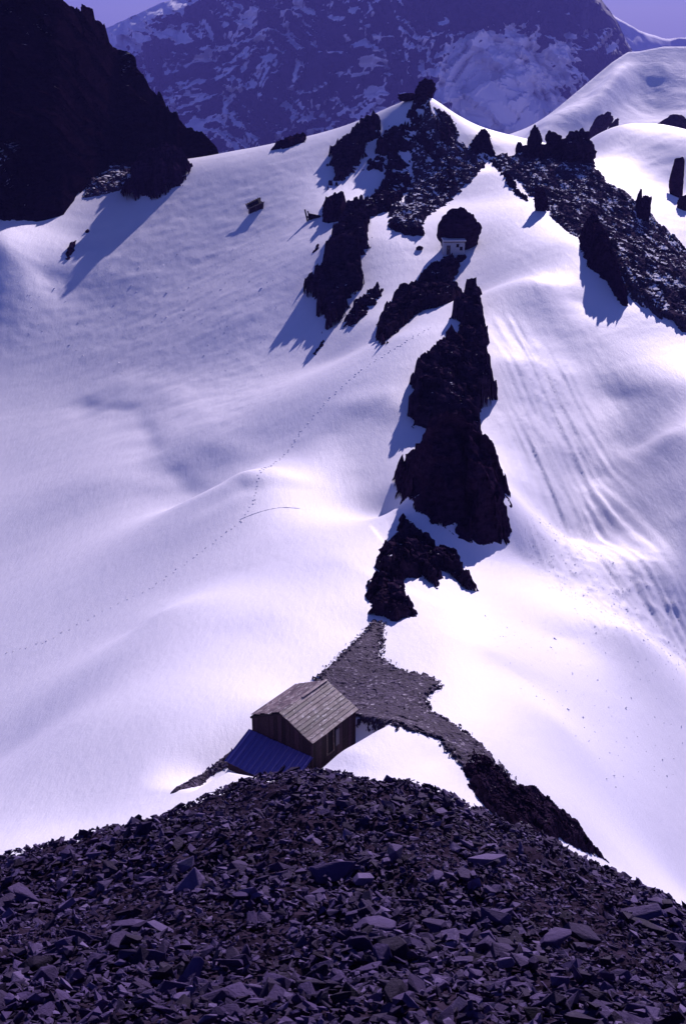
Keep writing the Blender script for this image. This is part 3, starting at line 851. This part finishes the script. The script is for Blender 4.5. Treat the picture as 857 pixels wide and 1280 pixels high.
scp += [(0, 0, -1.75), (-6, 0, -2.6), (6, 0, -2.7), (0, -5, 1.6), (-14, 4, -7), (14, 4, -7.6), (-12, -5, -1), (12, -5, -1)]
SCREE = TPS(scp, lam=0.08, scale=20.0)
NR2, NC2 = 290, 290
sy = np.linspace(-4.0, 32.0, NR2)
st = np.linspace(-1, 1, NC2)
Y = np.repeat(sy[:, None], NC2, 1)
X = st[None] * (11.0 + 0.18 * sy[:, None])
wx = X + 0.2 * vnoise(X / 0.6, Y / 0.6, 500); wy = Y + 0.2 * vnoise(X / 0.6, Y / 0.6, 501)
Z = SCREE(X, Y) + 0.45 * fbm(X / 1.7, Y / 1.7, 4, 502, 0.6) + 0.3 * blocky(wx, wy, 0.55, 503, 0.4, 0.8) + 0.4 * blocky(wx, wy, 0.22, 504, 0.5, 1.0) - 0.13
def scree_z(x, y):
    return SCREE(x, y) + 0.45 * fbm(x / 1.7, y / 1.7, 4, 502, 0.6)
scree = tag(link('scree_slope', mesh_np('scree_slope', np.stack([X, Y, Z], -1).reshape(-1, 3), grid_faces(NR2, NC2)), M_UNDER),
            'steep foreground slope of loose dark angular stones', None, None, 'structure')

def stone_proto(seed, npts=15):
    rng = np.random.default_rng(seed)
    flat = rng.uniform(0.16, 0.5)
    wid = rng.uniform(0.5, 0.9)
    P = rng.uniform(-1, 1, size=(npts, 3))
    P = P / np.maximum(np.abs(P).max(1), 0.55)[:, None]
    P *= rng.uniform(0.72, 1.0, size=(npts, 1))
    P[:, 2] = np.sign(P[:, 2]) * np.abs(P[:, 2]) ** 0.35
    P *= np.array([1.0, wid, flat]) * 0.5
    bm = bmesh.new()
    for p in P: bm.verts.new(p)
    r = bmesh.ops.convex_hull(bm, input=list(bm.verts))
    dead = [g for g in r['geom_interior'] + r['geom_unused'] if isinstance(g, bmesh.types.BMVert)]
    if dead: bmesh.ops.delete(bm, geom=list(set(dead)), context='VERTS')
    bmesh.ops.triangulate(bm, faces=list(bm.faces))
    bm.verts.index_update()
    V = np.array([q.co[:] for q in bm.verts]); F = np.array([[q.index for q in f.verts] for f in bm.faces])
    bm.free()
    return V, F
PROTO = [stone_proto(600 + i, 9 + i % 4) for i in range(36)]

def rot_rand(n, rng, tilt):
    """random heading, lying roughly flat with a random tilt"""
    a = rng.uniform(0, 2 * np.pi, n)
    tx, ty = rng.normal(0, tilt, n), rng.normal(0, tilt, n)
    ca, sa = np.cos(a), np.sin(a); cx, sx = np.cos(tx), np.sin(tx); cy, sy_ = np.cos(ty), np.sin(ty)
    one, zero = np.ones(n), np.zeros(n)
    Rz = np.stack([np.stack([ca, -sa, zero], -1), np.stack([sa, ca, zero], -1), np.stack([zero, zero, one], -1)], -2)
    Rx = np.stack([np.stack([one, zero, zero], -1), np.stack([zero, cx, -sx], -1), np.stack([zero, sx, cx], -1)], -2)
    Ry = np.stack([np.stack([cy, zero, sy_], -1), np.stack([zero, one, zero], -1), np.stack([-sy_, zero, cy], -1)], -2)
    return Rx @ Ry @ Rz

def scatter(n, xs, ys, zs, size, rng, tilt=0.45, normal=None, sc=None):
    """merge n stones into one vertex and triangle array"""
    R = rot_rand(n, rng, tilt)
    if normal is not None: R = normal @ R
    which = rng.integers(0, len(PROTO), n)
    VV, FF, off = [], [], 0
    for k in range(len(PROTO)):
        idx = np.nonzero(which == k)[0]
        if not len(idx): continue
        pv, pf = PROTO[k]
        s3 = size[idx][:, None, None] * rng.uniform(0.75, 1.25, size=(len(idx), 1, 3))
        v = (pv[None] * s3) @ np.swapaxes(R[idx], 1, 2)
        v = v + np.stack([xs[idx], ys[idx], zs[idx]], -1)[:, None]
        VV.append(v.reshape(-1, 3))
        FF.append((pf[None] + (off + np.arange(len(idx))[:, None, None] * len(pv))).reshape(-1, 3))
        off += len(idx) * len(pv)
    return np.concatenate(VV), np.concatenate(FF)

rng = np.random.default_rng(77)
NS = 44000
ys = 2.0 + 25.0 * rng.random(NS) ** 0.9
xs = (rng.random(NS) * 2 - 1) * (2.4 + 0.36 * ys)
size = np.clip(0.09 * (1 - rng.random(NS)) ** (-1 / 3.1), 0.085, np.where(ys > 15, 0.30, np.where(ys < 9, 0.27, 0.38))) * np.clip(1.0 + 1.1 * fbm(xs / 2.2, ys / 2.2, 3, 510), 0.6, 1.35)
zs = scree_z(xs, ys)
e = 0.3
gxn = (SCREE(xs + e, ys) - SCREE(xs - e, ys)) / (2 * e); gyn = (SCREE(xs, ys + e) - SCREE(xs, ys - e)) / (2 * e)
def slope_frames(gx_, gy_):
    nz = np.stack([-gx_, -gy_, np.ones_like(gx_)], -1); nz /= np.linalg.norm(nz, axis=1)[:, None]
    ax = np.cross(np.array([0, 1.0, 0]), nz); ax /= np.linalg.norm(ax, axis=1)[:, None]
    ay = np.cross(nz, ax)
    return np.stack([ax, ay, nz], -1), nz
FR, NRM = slope_frames(gxn, gyn)
lift = size * rng.uniform(-0.20, 0.26, NS)
px_, py_, pz_ = xs + NRM[:, 0] * lift, ys + NRM[:, 1] * lift, zs + NRM[:, 2] * lift
uu, vv = pix(px_, py_, pz_)
apparent = size / np.sqrt(px_ ** 2 + py_ ** 2 + pz_ ** 2) * ((uu > 5) & (uu < 850) & (vv < 1275) & (vv > 965))
order = np.argsort(-apparent)
big, rest = order[:276], order[276:]
V, F = scatter(len(rest), px_[rest], py_[rest], pz_[rest], size[rest], rng, 0.42, FR[rest])
V, b = at_base(V)
tag(link('scree_stones', mesh_np('scree_stones', V, F), M_STONE, scree, b), None, None, None, 'stuff')
def proto_mesh(seed):
    """a finer angular slab whose edges are knocked off"""
    Vp, Fp = stone_proto(seed, 16)
    bm = bmesh.new()
    vs_ = [bm.verts.new(p) for p in Vp]
    for f in Fp: bm.faces.new([vs_[i] for i in f])
    bmesh.ops.dissolve_limit(bm, angle_limit=math.radians(9), verts=list(bm.verts), edges=list(bm.edges))
    bmesh.ops.bevel(bm, geom=list(bm.edges), offset=0.018, segments=1, affect='EDGES', clamp_overlap=True)
    me = bpy.data.meshes.new('stone')
    bm.to_mesh(me); bm.free()
    me.materials.append(M_STONE)
    return me
SM = [proto_mesh(900 + i) for i in range(26)]
HERO = [(165, 1160, 70), (420, 1092, 70), (690, 1178, 60), (728, 1172, 56), (345, 1082, 46), (470, 1165, 60), (240, 1110, 46), (610, 1085, 54), (640, 1240, 52), (300, 1200, 50), (800, 1150, 60), (390, 1235, 52)]
RB = FR[big] @ rot_rand(len(big), rng, 0.4)
for i, k in enumerate(big):
    o = link('stone', SM[i % len(SM)], M_STONE, scree)
    s = float(size[k])
    o.matrix_local = Matrix.Translation((px_[k], py_[k], pz_[k])) @ Matrix(RB[i].tolist()).to_4x4() @ Matrix.Diagonal((s * random.uniform(0.9, 1.3), s * random.uniform(0.8, 1.2), s * random.uniform(0.8, 1.4), 1))

def scree_hit(u, v):
    return raycast(u, v, SCREE, 4.0, 30.0, 300)
hr = np.random.default_rng(5)
for i, (u, v, wpx) in enumerate(HERO):
    x_, y_ = scree_hit(u, v)
    z_ = float(scree_z(np.array([x_]), np.array([y_]))[0])
    s = wpx * math.sqrt(x_ * x_ + y_ * y_ + z_ * z_) / FOC * 0.95
    gx_ = float(SCREE(np.array([x_ + .3]), np.array([y_]))[0] - SCREE(np.array([x_ - .3]), np.array([y_]))[0]) / .6
    gy_ = float(SCREE(np.array([x_]), np.array([y_ + .3]))[0] - SCREE(np.array([x_]), np.array([y_ - .3]))[0]) / .6
    fr_, n_ = slope_frames(np.array([gx_]), np.array([gy_]))
    m_ = (fr_ @ rot_rand(1, hr, 0.30))[0]
    o = link('stone', SM[(i * 5 + 2) % len(SM)], M_STONE, scree)
    o.matrix_local = Matrix.Translation((x_, y_, z_ + 0.12 * s)) @ Matrix(m_.tolist()).to_4x4() @ Matrix.Diagonal((s, s * 0.9, s * hr.uniform(0.8, 1.3), 1))

# ------------------------------------------------------------------ mesh pieces for the buildings
def box_me(name, lo, hi, mat, bev=0.0, top=None):
    """box from corner to corner; top = heights of the upper edge at low x and high x (or low y / high y)"""
    (x0, y0, z0), (x1, y1, z1) = lo, hi
    v = [(x0, y0, z0), (x1, y0, z0), (x1, y1, z0), (x0, y1, z0), (x0, y0, z1), (x1, y0, z1), (x1, y1, z1), (x0, y1, z1)]
    if top:
        v[4] = (x0, y0, top[0]); v[7] = (x0, y1, top[0]); v[5] = (x1, y0, top[1]); v[6] = (x1, y1, top[1])
    f = [(0, 3, 2, 1), (4, 5, 6, 7), (0, 1, 5, 4), (1, 2, 6, 5), (2, 3, 7, 6), (3, 0, 4, 7)]
    bm = bmesh.new()
    bv = [bm.verts.new(p) for p in v]
    for q in f: bm.faces.new([bv[k] for k in q])
    if bev: bmesh.ops.bevel(bm, geom=list(bm.edges), offset=bev, segments=1, affect='EDGES')
    me = bpy.data.meshes.new(name); bm.to_mesh(me); bm.free()
    me.materials.append(mat)
    return me

def piece(name, parent, lo, hi, mat, bev=0.0, top=None, label=None):
    c = [(a + b) / 2 for a, b in zip(lo, hi)]
    me = box_me(name, [a - b for a, b in zip(lo, c)], [a - b for a, b in zip(hi, c)], mat, bev, [t - c[2] for t in top] if top else None)
    o = link(name, me, mat, parent, c)
    if label: o['label'] = label
    return o

def bar(name, parent, a, b, w, mat, d=None):
    a, b = Vector(a), Vector(b)
    L = (b - a).length
    me = box_me(name, (-w / 2, -(d or w) / 2, -L / 2), (w / 2, (d or w) / 2, L / 2), mat, min(w, d or w) * 0.12)
    o = link(name, me, mat, parent)
    o.matrix_local = Matrix.Translation((a + b) / 2) @ (b - a).to_track_quat('Z', 'Y').to_matrix().to_4x4()
    return o

def mat_plain(name, col, rough=0.6, metal=0.0, spec=0.4, var=0.35, scale=2.0):
    t = NT(name)
    n = t.ramp(t.noise(scale, 6, 0.65), [(0.3, 0.0), (0.75, 1.0)])
    c = t.mix(t.math('MULTIPLY', n, var), col, tuple(x * 0.45 for x in col))
    nb = t.bump(t.noise(scale * 6, 4), 0.2, 0.01)
    return t.set(c, rough, spec, nb, metal)
M_BLUE = mat_plain('sky_tinted_zinc_sheet', (0.08, 0.07, 0.31), 0.42, 0.2, 0.5, 0.45, 3.0)  # bare zinc; the blue of the reflected sky is put into its base colour
M_DARKW = mat_plain('dark_interior', (0.012, 0.008, 0.012), 0.9, 0, 0.1)
M_STONEWALL = mat_plain('whitewashed_stone', (0.50, 0.50, 0.54), 0.9, 0, 0.2, 0.5, 3.0)
M_SHEET = mat_plain('pale_metal_roof', (0.72, 0.70, 0.70), 0.5, 0.1, 0.4, 0.15)
M_OLDW = mat_wood('grey_old_timber', (0.05, 0.032, 0.035), (0.13, 0.10, 0.10), pale=0.3)

# ------------------------------------------------------------------ the wooden hut
GROUND = 2.55
hut = empty('wooden_hut', (HUT_O[0], HUT_O[1], HUT_Z - GROUND), -HUT_YAW)
tag(hut, 'weathered wooden hut with plank gable roof and blue lean-to on the snow saddle', 'hut')
HW, HL, RISE = 2.25, 4.2, 1.093
WX, Y0, Y1 = 2.08, 0.14, 4.06
EZ = GROUND                              # eaves height above the hut's base
def roof_z(x): return EZ + RISE * (1 - abs(x) / HW)
wr = random.Random(5)
for nm, yy_ in (('front_gable_wall', Y0), ('back_gable_wall', Y1)):
    # the wall's dark inner skin, then its boards
    bm = bmesh.new()
    pts = [(-WX, 0.0), (WX, 0.0), (WX, roof_z(WX) - 0.10), (0, roof_z(0) - 0.10), (-WX, roof_z(-WX) - 0.10)]
    yi = yy_ + (0.05 if yy_ == Y0 else -0.05)
    t_ = 0.03 if yy_ == Y0 else -0.03
    fr_ = [bm.verts.new((x, yi, z)) for x, z in pts]; bk = [bm.verts.new((x, yi + t_, z)) for x, z in pts]
    bm.faces.new(fr_); bm.faces.new(bk[::-1])
    for k in range(5): bm.faces.new([fr_[k], bk[k], bk[(k + 1) % 5], fr_[(k + 1) % 5]])
    bmesh.ops.recalc_face_normals(bm, faces=list(bm.faces))
    me = bpy.data.meshes.new(nm); bm.to_mesh(me); bm.free()
    w = link('gable_wall', me, M_DARKW, hut)
    n = 14
    for k in range(n):
        xa, xb = -WX + 2 * WX * k / n + 0.008, -WX + 2 * WX * (k + 1) / n - 0.008
        o_ = wr.uniform(-0.012, 0.012)
        za, zb_ = roof_z(xa) - 0.07, roof_z(xb) - 0.07
        if k == n // 2 - 1 or k == n // 2: pass
        piece('board', w, (xa, yy_ - 0.02 + o_, wr.uniform(-0.05, 0.05)), (xb, yy_ + 0.02 + o_, max(za, zb_)), M_WALL, 0.0, (za, zb_))
for sx in (1, -1):
    me = box_me('side_wall', (sx * WX - 0.08 * (sx > 0) + 0.05 * (sx < 0), Y0 + 0.1, 0), (sx * WX - 0.05 * (sx > 0) + 0.08 * (sx < 0), Y1 - 0.1, roof_z(WX) - 0.12), M_DARKW)
    w = link('side_wall', me, M_DARKW, hut)
    n = 14
    for k in range(n):
        ya, yb_ = Y0 + 0.03 + (Y1 - Y0 - 0.06) * k / n + 0.008, Y0 + 0.03 + (Y1 - Y0 - 0.06) * (k + 1) / n - 0.008
        o_ = wr.uniform(-0.012, 0.012)
        zl, zh_ = wr.uniform(-0.05, 0.05), roof_z(WX) - 0.085
        if sx > 0 and 1.50 < (ya + yb_) / 2 < 2.08:
            zl2 = EZ - 1.62
            piece('board', w, (sx * WX - 0.02 + o_, ya, zl), (sx * WX + 0.02 + o_, yb_, zl2), M_WALL)
            continue
        piece('board', w, (sx * WX - 0.02 + o_, ya, zl), (sx * WX + 0.02 + o_, yb_, zh_), M_WALL)
    for yy_ in (Y0 + 0.0, Y1 - 0.0):
        piece('corner_post', hut, (sx * WX - 0.055 + sx * 0.01, yy_ - 0.055, -0.1), (sx * WX + 0.055 + sx * 0.01, yy_ + 0.055, roof_z(WX) - 0.10), M_WALL, 0.008)
win = piece('window', hut, (WX - 0.045, 1.50, EZ - 1.62), (WX - 0.03, 2.08, EZ - 0.12), M_DARKW)
for a_, b_ in (((WX - 0.01, 1.46, EZ - 1.66), (WX + 0.04, 1.52, EZ - 0.10)), ((WX - 0.01, 2.06, EZ - 1.66), (WX + 0.04, 2.12, EZ - 0.10)), ((WX - 0.01, 1.525, EZ - 1.66), (WX + 0.05, 2.055, EZ - 1.60))):
    piece('frame', win, [p - q for p, q in zip(a_, win.location)], [p - q for p, q in zip(b_, win.location)], M_OLDW)
sh = bar('shutter', hut, (WX + 0.16, 2.25, EZ - 1.30), (WX + 0.16, 2.25, EZ - 0.25), 0.04, mat_plain('shutter_paint', (0.04, 0.03, 0.07)), 0.30)

# roof: a dark deck with courses of long boards running along the ridge
bm = bmesh.new()
prof_ = [(-HW + 0.03, EZ - 0.03), (0, EZ + RISE - 0.03), (HW - 0.03, EZ - 0.03), (HW - 0.03, EZ - 0.07), (0, EZ + RISE - 0.08), (-HW + 0.03, EZ - 0.07)]
fa = [bm.verts.new((x, 0.05, z)) for x, z in prof_]; fb = [bm.verts.new((x, HL - 0.05, z)) for x, z in prof_]
bm.faces.new([fa[i] for i in (0, 1, 4, 5)]); bm.faces.new([fa[i] for i in (1, 2, 3, 4)])
bm.faces.new([fb[i] for i in (5, 4, 1, 0)]); bm.faces.new([fb[i] for i in (4, 3, 2, 1)])
for k in range(6): bm.faces.new([fa[k], fb[k], fb[(k + 1) % 6], fa[(k + 1) % 6]])
bmesh.ops.recalc_face_normals(bm, faces=list(bm.faces))
me = bpy.data.meshes.new('roof'); bm.to_mesh(me); bm.free()
roof = link('roof', me, M_DARKW, hut)
SL = math.hypot(HW, RISE)
pitch = math.atan2(RISE, HW)
NCO = 10
for sx in (1, -1):
    for c in range(NCO):
        wdt = SL / NCO
        s0 = c * wdt                       # distance up the slope from the eaves
        y = (-0.02 if sx > 0 else wr.uniform(-0.03, 0.22)) + wr.uniform(-0.02, 0.03)
        while y < HL - 0.15:
            ln = min(wr.uniform(0.9, 2.1), HL + wr.uniform(-0.02, 0.04) - y)
            if HL - y - ln < 0.5: ln = HL + wr.uniform(-0.03, 0.03) - y
            skip = sx > 0 and ((c == NCO - 1 and 0.9 < y + ln / 2 < 1.9) or (c == NCO - 2 and y + ln / 2 < 0.9))
            if not skip:
                th = wr.uniform(0.018, 0.032)
                wj = wr.uniform(0.0, 0.02)
                me = box_me('plank', (-(wdt * 1.22) / 2, -ln / 2 + 0.006, -th / 2), ((wdt * 1.22) / 2 - wj, ln / 2 - 0.006, th / 2), M_ROOF)
                o = link('plank', me, M_ROOF, roof)
                sm = s0 + wdt * 0.5
                px, pz = sx * (HW - sm * math.cos(pitch)), EZ + sm * math.sin(pitch)
                rotm = Matrix.Rotation(sx * (pitch - 0.09) + wr.uniform(-0.025, 0.025), 4, 'Y')
                o.matrix_local = Matrix.Translation((px, y + ln / 2, pz + 0.024)) @ rotm @ Matrix.Rotation(wr.uniform(-0.022, 0.022), 4, 'Z')
            y += ln
piece('ridge_board', roof, (-0.09, 1.95, EZ + RISE + 0.03), (0.08, HL + 0.02, EZ + RISE + 0.06), M_ROOF)
for sx in (1, -1):
    for yy_ in (0.06, HL - 0.06):
        bar('barge_board', roof, (sx * (HW - 0.04), yy_, EZ - 0.10), (sx * 0.03, yy_, EZ + RISE - 0.12), 0.05, M_WALL, 0.10)

# blue lean-to against the front gable
lean = piece('lean_to', hut, (-2.22, -1.95, 0), (2.10, -1.90, EZ - 1.95), M_WALL, label='low lean-to with blue corrugated sheet roof')
lo_ = Vector(lean.location)
def lp(p): return tuple(Vector(p) - lo_)
for k in range(6):
    ya, yb_ = -1.9 + 2.0 * k / 6 + 0.006, -1.9 + 2.0 * (k + 1) / 6 - 0.006
    for xx in (-2.22, 2.06):
        zt = EZ - 1.0 + ((ya + yb_) / 2 - 0.1) * (0.92 / 2.1)
        piece('board', lean, lp((xx, ya, 0)), lp((xx + 0.04, yb_, zt)), M_WALL)
NSH = 12
ang = math.atan2(0.92, 2.1)
slen = math.hypot(0.92, 2.1) + 0.05
def sheet_mesh(wd):
    bm = bmesh.new()
    pr = []
    for i in range(13):
        x = -wd / 2 + wd * i / 12
        z = 0.035 * (1 if i in (5, 6, 7) else 0.0) + (0.02 if i in (0, 12) else 0) + 0.006 * math.sin(i * 2.1)
        pr.append((x, z))
    rows = [[bm.verts.new((x, yv, z)) for x, z in pr] for yv in (-slen / 2, slen / 2)]
    rows2 = [[bm.verts.new((x, yv, z - 0.012)) for x, z in pr] for yv in (-slen / 2, slen / 2)]
    for i in range(12):
        bm.faces.new([rows[0][i], rows[0][i + 1], rows[1][i + 1], rows[1][i]])
        bm.faces.new([rows2[0][i + 1], rows2[0][i], rows2[1][i], rows2[1][i + 1]])
        bm.faces.new([rows[0][i + 1], rows[0][i], rows2[0][i], rows2[0][i + 1]])
    me = bpy.data.meshes.new('roof_sheet'); bm.to_mesh(me); bm.free()
    me.materials.append(M_BLUE)
    return me
shm = sheet_mesh(4.6 / NSH)
for k in range(NSH):
    o = link('roof_sheet', shm, M_BLUE, lean)
    xx = -2.38 + 4.6 * (k + 0.5) / NSH
    o.matrix_local = Matrix.Translation(lp((xx, -1.05 + 0.06 + wr.uniform(-0.02, 0.02), EZ - 0.95 - 0.46 + 0.004 * (k % 2)))) @ Matrix.Rotation(ang, 4, 'X')

# ------------------------------------------------------------------ small hut by the boulder
x, y, z = pos(567, 321)
h2 = empty('stone_hut', (x, y, z + 0.1), 0.05)
tag(h2, 'small whitewashed hut with a pale flat roof under the rounded boulder', 'hut')
wal = piece('wall', h2, (-1.9, 0, 0), (1.9, 2.6, 2.65), M_STONEWALL, 0.03)
rf = piece('roof', h2, (-2.05, -0.35, 2.75), (2.05, 2.8, 2.95), M_SHEET, 0.02)
piece('eave_board', h2, (-2.0, -0.28, 2.56), (2.0, 0.0 - 0.004, 2.745), M_OLDW)
for xx, w_, zz, hh in ((0.35, 0.5, 1.7, 0.55), (1.0, 0.5, 1.15, 0.6)):
    wi = piece('window', h2, (xx, -0.02, zz), (xx + w_, 0.05, zz + hh), M_DARKW)
    piece('frame', wi, (-w_ / 2 - 0.06, -0.06, -hh / 2 - 0.06), (w_ / 2 + 0.06, -0.04, -hh / 2), M_OLDW)
piece('door', h2, (-1.4, -0.03, 0.3), (-0.7, 0.05, 2.0), M_OLDW, 0.01)
outcrop('rock_outcrop', [(551, 322), (556, 312), (582, 313), (583, 324), (568, 332)], 'dark rock ledge that the small white hut stands on', M_BARE, H=0.6, cell=0.9, seed=120)
boulder('rock', 524, 311, 9, 4, 'flat snow capped slab left of the small white hut', 214, sub=3, mat=M_ROCKS)

# ------------------------------------------------------------------ timber wrecks from old barracks
x, y, z = pos(320, 262)
wk = empty('collapsed_shelter', (x, y, z - 0.2), 0.5)
tag(wk, 'collapsed wooden shelter half sunk in the open snow slope', 'wreck')
for k in range(7):
    t_ = k / 7
    bar('roof_board', wk, (-1.9 + 3.2 * t_, -0.5, 0.7 + 1.1 * t_), (-1.5 + 3.4 * t_, 1.6, 1.5 + 1.2 * t_), 0.56, M_WALL if k else M_OLDW, 0.05)
for a_, b_ in (((-1.9, -0.55, -0.3), (-1.85, -0.55, 0.9)), ((1.2, -0.6, -0.4), (1.55, -0.5, 1.9)), ((1.7, 1.5, -0.3), (1.8, 1.6, 2.6)), ((-0.2, -0.6, -0.3), (-0.3, -0.5, 1.4))):
    bar('post', wk, a_, b_, 0.2, M_OLDW)
bar('beam', wk, (-2.0, -0.65, 0.75), (1.7, -0.65, 1.95), 0.18, M_OLDW)
piece('wall_panel', wk, (-1.75, -0.42, -0.5), (1.5, -0.34, 2.1), M_WALL, 0.0, (0.75, 1.85))
piece('wall_panel', wk, (1.5, -0.4, -0.5), (1.58, 1.5, 1.9), M_WALL)
x, y, z = pos(388, 275)
wk = empty('ruined_frame', (x, y, z - 0.3), 0.2)
tag(wk, 'leaning timber posts of a ruined frame at the edge of the rocks', 'wreck')
for a_, b_ in (((-0.6, 0, 0), (-1.1, 0.2, 2.5)), ((0.3, 0.3, 0), (-0.5, 0.5, 2.1))):
    bar('post', wk, a_, b_, 0.26, M_WALL)
bar('beam', wk, (-0.7, 0.0, 1.0), (1.9, 0.3, 0.9), 0.3, M_WALL)
piece('wall_panel', wk, (-0.4, 0.5, -0.2), (2.2, 0.65, 1.5), M_WALL, 0.0, (1.7, 1.1))

# ------------------------------------------------------------------ tracks, lumps and loose stones
TRACK = ground_poly([(-20, 826), (60, 802), (120, 770), (190, 735), (250, 690), (300, 652), (318, 625), (345, 580), (375, 540), (410, 500), (450, 465), (500, 432), (540, 408)])
fx, fy = [], []
left = 0
for (ax, ay), (bx, by) in zip(TRACK[:-1], TRACK[1:]):
    L = math.hypot(bx - ax, by - ay)
    q = 0.0
    while q < L:
        t_ = q / L
        sgn = 1 if left % 2 else -1
        nx_, ny_ = -(by - ay) / L, (bx - ax) / L
        wob = 0.25 * math.sin(left * 0.13) + 0.12 * random.uniform(-1, 1)
        fx.append(ax + t_ * (bx - ax) + nx_ * (0.12 * sgn + wob)); fy.append(ay + t_ * (by - ay) + ny_ * (0.12 * sgn + wob))
        left += 1
        q += random.uniform(0.6, 0.95)
fx, fy = np.array(fx), np.array(fy)
fz = T(fx[None], fy[None])[0]
# each print: a ring of pushed-up snow round a hollow
ring_a = np.linspace(0, 2 * np.pi, 9)[:-1]
VV, FF = [], []
for i in range(len(fx)):
    k = random.uniform(0.35, 0.55) * (1.0 + max(0.0, fy[i] - 70) / 150)
    o0 = len(VV) * 1
    base = len(VV)
    for rr, zz in ((0.25, -0.05), (0.17, 0.075), (0.09, -0.03)):
        for a in ring_a:
            VV.append((fx[i] + k * rr * 0.8 * math.cos(a), fy[i] + k * rr * 1.2 * math.sin(a), fz[i] + k * zz * random.uniform(0.7, 1.2)))
    for r_ in (0, 1):
        for a in range(8):
            FF.append((base + r_ * 8 + a, base + r_ * 8 + (a + 1) % 8, base + r_ * 8 + 8 + (a + 1) % 8, base + r_ * 8 + 8 + a))
tag(link('footprint_trail', mesh_np('footprint_trail', np.array(VV), np.array(FF), True), M_SNOW, snow), None, None, None, 'stuff')

def ski_line(px, w, h):
    pl = ground_poly(px)
    V_, F_ = [], []
    for (ax, ay), (bx, by) in zip(pl[:-1], pl[1:]):
        for s_ in range(8):
            t_ = s_ / 8
            x_, y_ = ax + t_ * (bx - ax), ay + t_ * (by - ay)
            L = math.hypot(bx - ax, by - ay) + 1e-9
            nx_, ny_ = -(by - ay) / L, (bx - ax) / L
            for k_, z_ in ((-1, -0.1), (-0.2, h), (1, -0.1)):
                V_.append((x_ + nx_ * w * k_, y_ + ny_ * w * k_, T1(x_, y_) + z_ * random.uniform(0.7, 1.2)))
    n_ = len(V_) // 3
    for i in range(n_ - 1):
        for k_ in (0, 1): F_.append((3 * i + k_, 3 * i + k_ + 1, 3 * i + 4 + k_, 3 * i + 3 + k_))
    tag(link('snow_crack', mesh_np('snow_crack', np.array(V_), np.array(F_), True), M_SNOW, snow), None, None, None, None)
ski_line([(300, 650), (330, 639), (352, 635), (378, 637)], 0.10, 0.05)

def sprinkle(name, parent, poly, n, smin, smax, mat, seed, tilt=0.6, ymax=None, power=2.2, sink=0.1):
    r = np.random.default_rng(seed)
    P = np.array(poly); lo, hi = P.min(0), P.max(0)
    x_ = r.uniform(lo[0], hi[0], n * 4); y_ = r.uniform(lo[1], hi[1], n * 4)
    ok = poly_sdf(x_, y_, poly) > 0
    if ymax: ok &= y_ < ymax
    x_, y_ = x_[ok][:n], y_[ok][:n]
    s_ = np.clip(smin * (1 - r.random(len(x_))) ** (-1 / power), smin, smax)
    z_ = T(x_[None], y_[None])[0] + s_ * sink
    V_, F_ = scatter(len(x_), x_, y_, z_, s_, r, tilt)
    V_, b_ = at_base(V_)
    tag(link(name, mesh_np(name, V_, F_), mat, parent, b_), None, None, None, 'stuff')
sprinkle('avalanche_lumps', snow, ground_poly([(650, 640), (700, 640), (760, 700), (830, 770), (880, 840), (857, 850), (800, 812), (740, 790), (700, 750), (660, 700)]), 1300, 0.08, 0.26, M_SNOW, 801, sink=-0.12)
sprinkle('snow_lumps', snow, ground_poly([(-20, 380), (60, 330), (140, 330), (230, 300), (330, 300), (360, 400), (330, 470), (240, 470), (150, 470), (60, 420), (-20, 430)]), 300, 0.16, 0.7, M_SNOW, 802, sink=-0.05)
sprinkle('snow_lumps', snow, ground_poly([(600, 760), (720, 780), (857, 860), (857, 1000), (760, 980), (640, 860)]), 160, 0.08, 0.3, M_SNOW, 803)

gs = bpy.data.objects['gravel_saddle']
def put(o_parent, *a, **k):
    n0 = set(bpy.data.objects)
    sprinkle(a[0], None, *a[1:], **k)
    o = (set(bpy.data.objects) - n0).pop()
    loc = o.location.copy(); o.parent = o_parent
    o.location = loc - o_parent.location
put(gs, 'gravel_stones', ground_poly([(465, 778), (480, 782), (476, 822), (500, 840), (545, 850), (532, 872), (538, 890), (570, 914), (596, 940), (600, 980), (578, 955), (545, 922), (500, 910), (450, 903), (415, 880), (396, 850), (430, 815)], T), 4200, 0.05, 0.26, M_STONE, 811, 0.5, sink=0.5)
put(bpy.data.objects['gravel_strip'], 'gravel_stones', ground_poly([(213, 993), (240, 974), (290, 938), (318, 930), (300, 950), (262, 970), (232, 986)], T), 300, 0.07, 0.3, M_STONE, 812, 0.5, sink=0.6)

# ------------------------------------------------------------------ haze over the valley
def haze_box():
    lo, hi = (-9100, -7100, -530), (9100, 12100, 520)
    v = [(x, y, z) for z in (lo[2], hi[2]) for y in (lo[1], hi[1]) for x in (lo[0], hi[0])]
    f = [(0, 2, 3, 1), (4, 5, 7, 6), (0, 1, 5, 4), (2, 6, 7, 3), (0, 4, 6, 2), (1, 3, 7, 5)]
    me = bpy.data.meshes.new('haze'); me.from_pydata(v, [], f)
    m = bpy.data.materials.new('haze'); m.use_nodes = True
    m.node_tree.nodes.clear()
    out = m.node_tree.nodes.new('ShaderNodeOutputMaterial')
    pv = m.node_tree.nodes.new('ShaderNodeVolumePrincipled')
    pv.inputs['Color'].default_value = (0.27, 0.24, 1.0, 1)
    pv.inputs['Density'].default_value = 0.000135
    pv.inputs['Anisotropy'].default_value = 0.0
    m.node_tree.links.new(pv.outputs[0], out.inputs['Volume'])
    tag(link('haze', me, m), None, None, None, 'stuff')
haze_box()
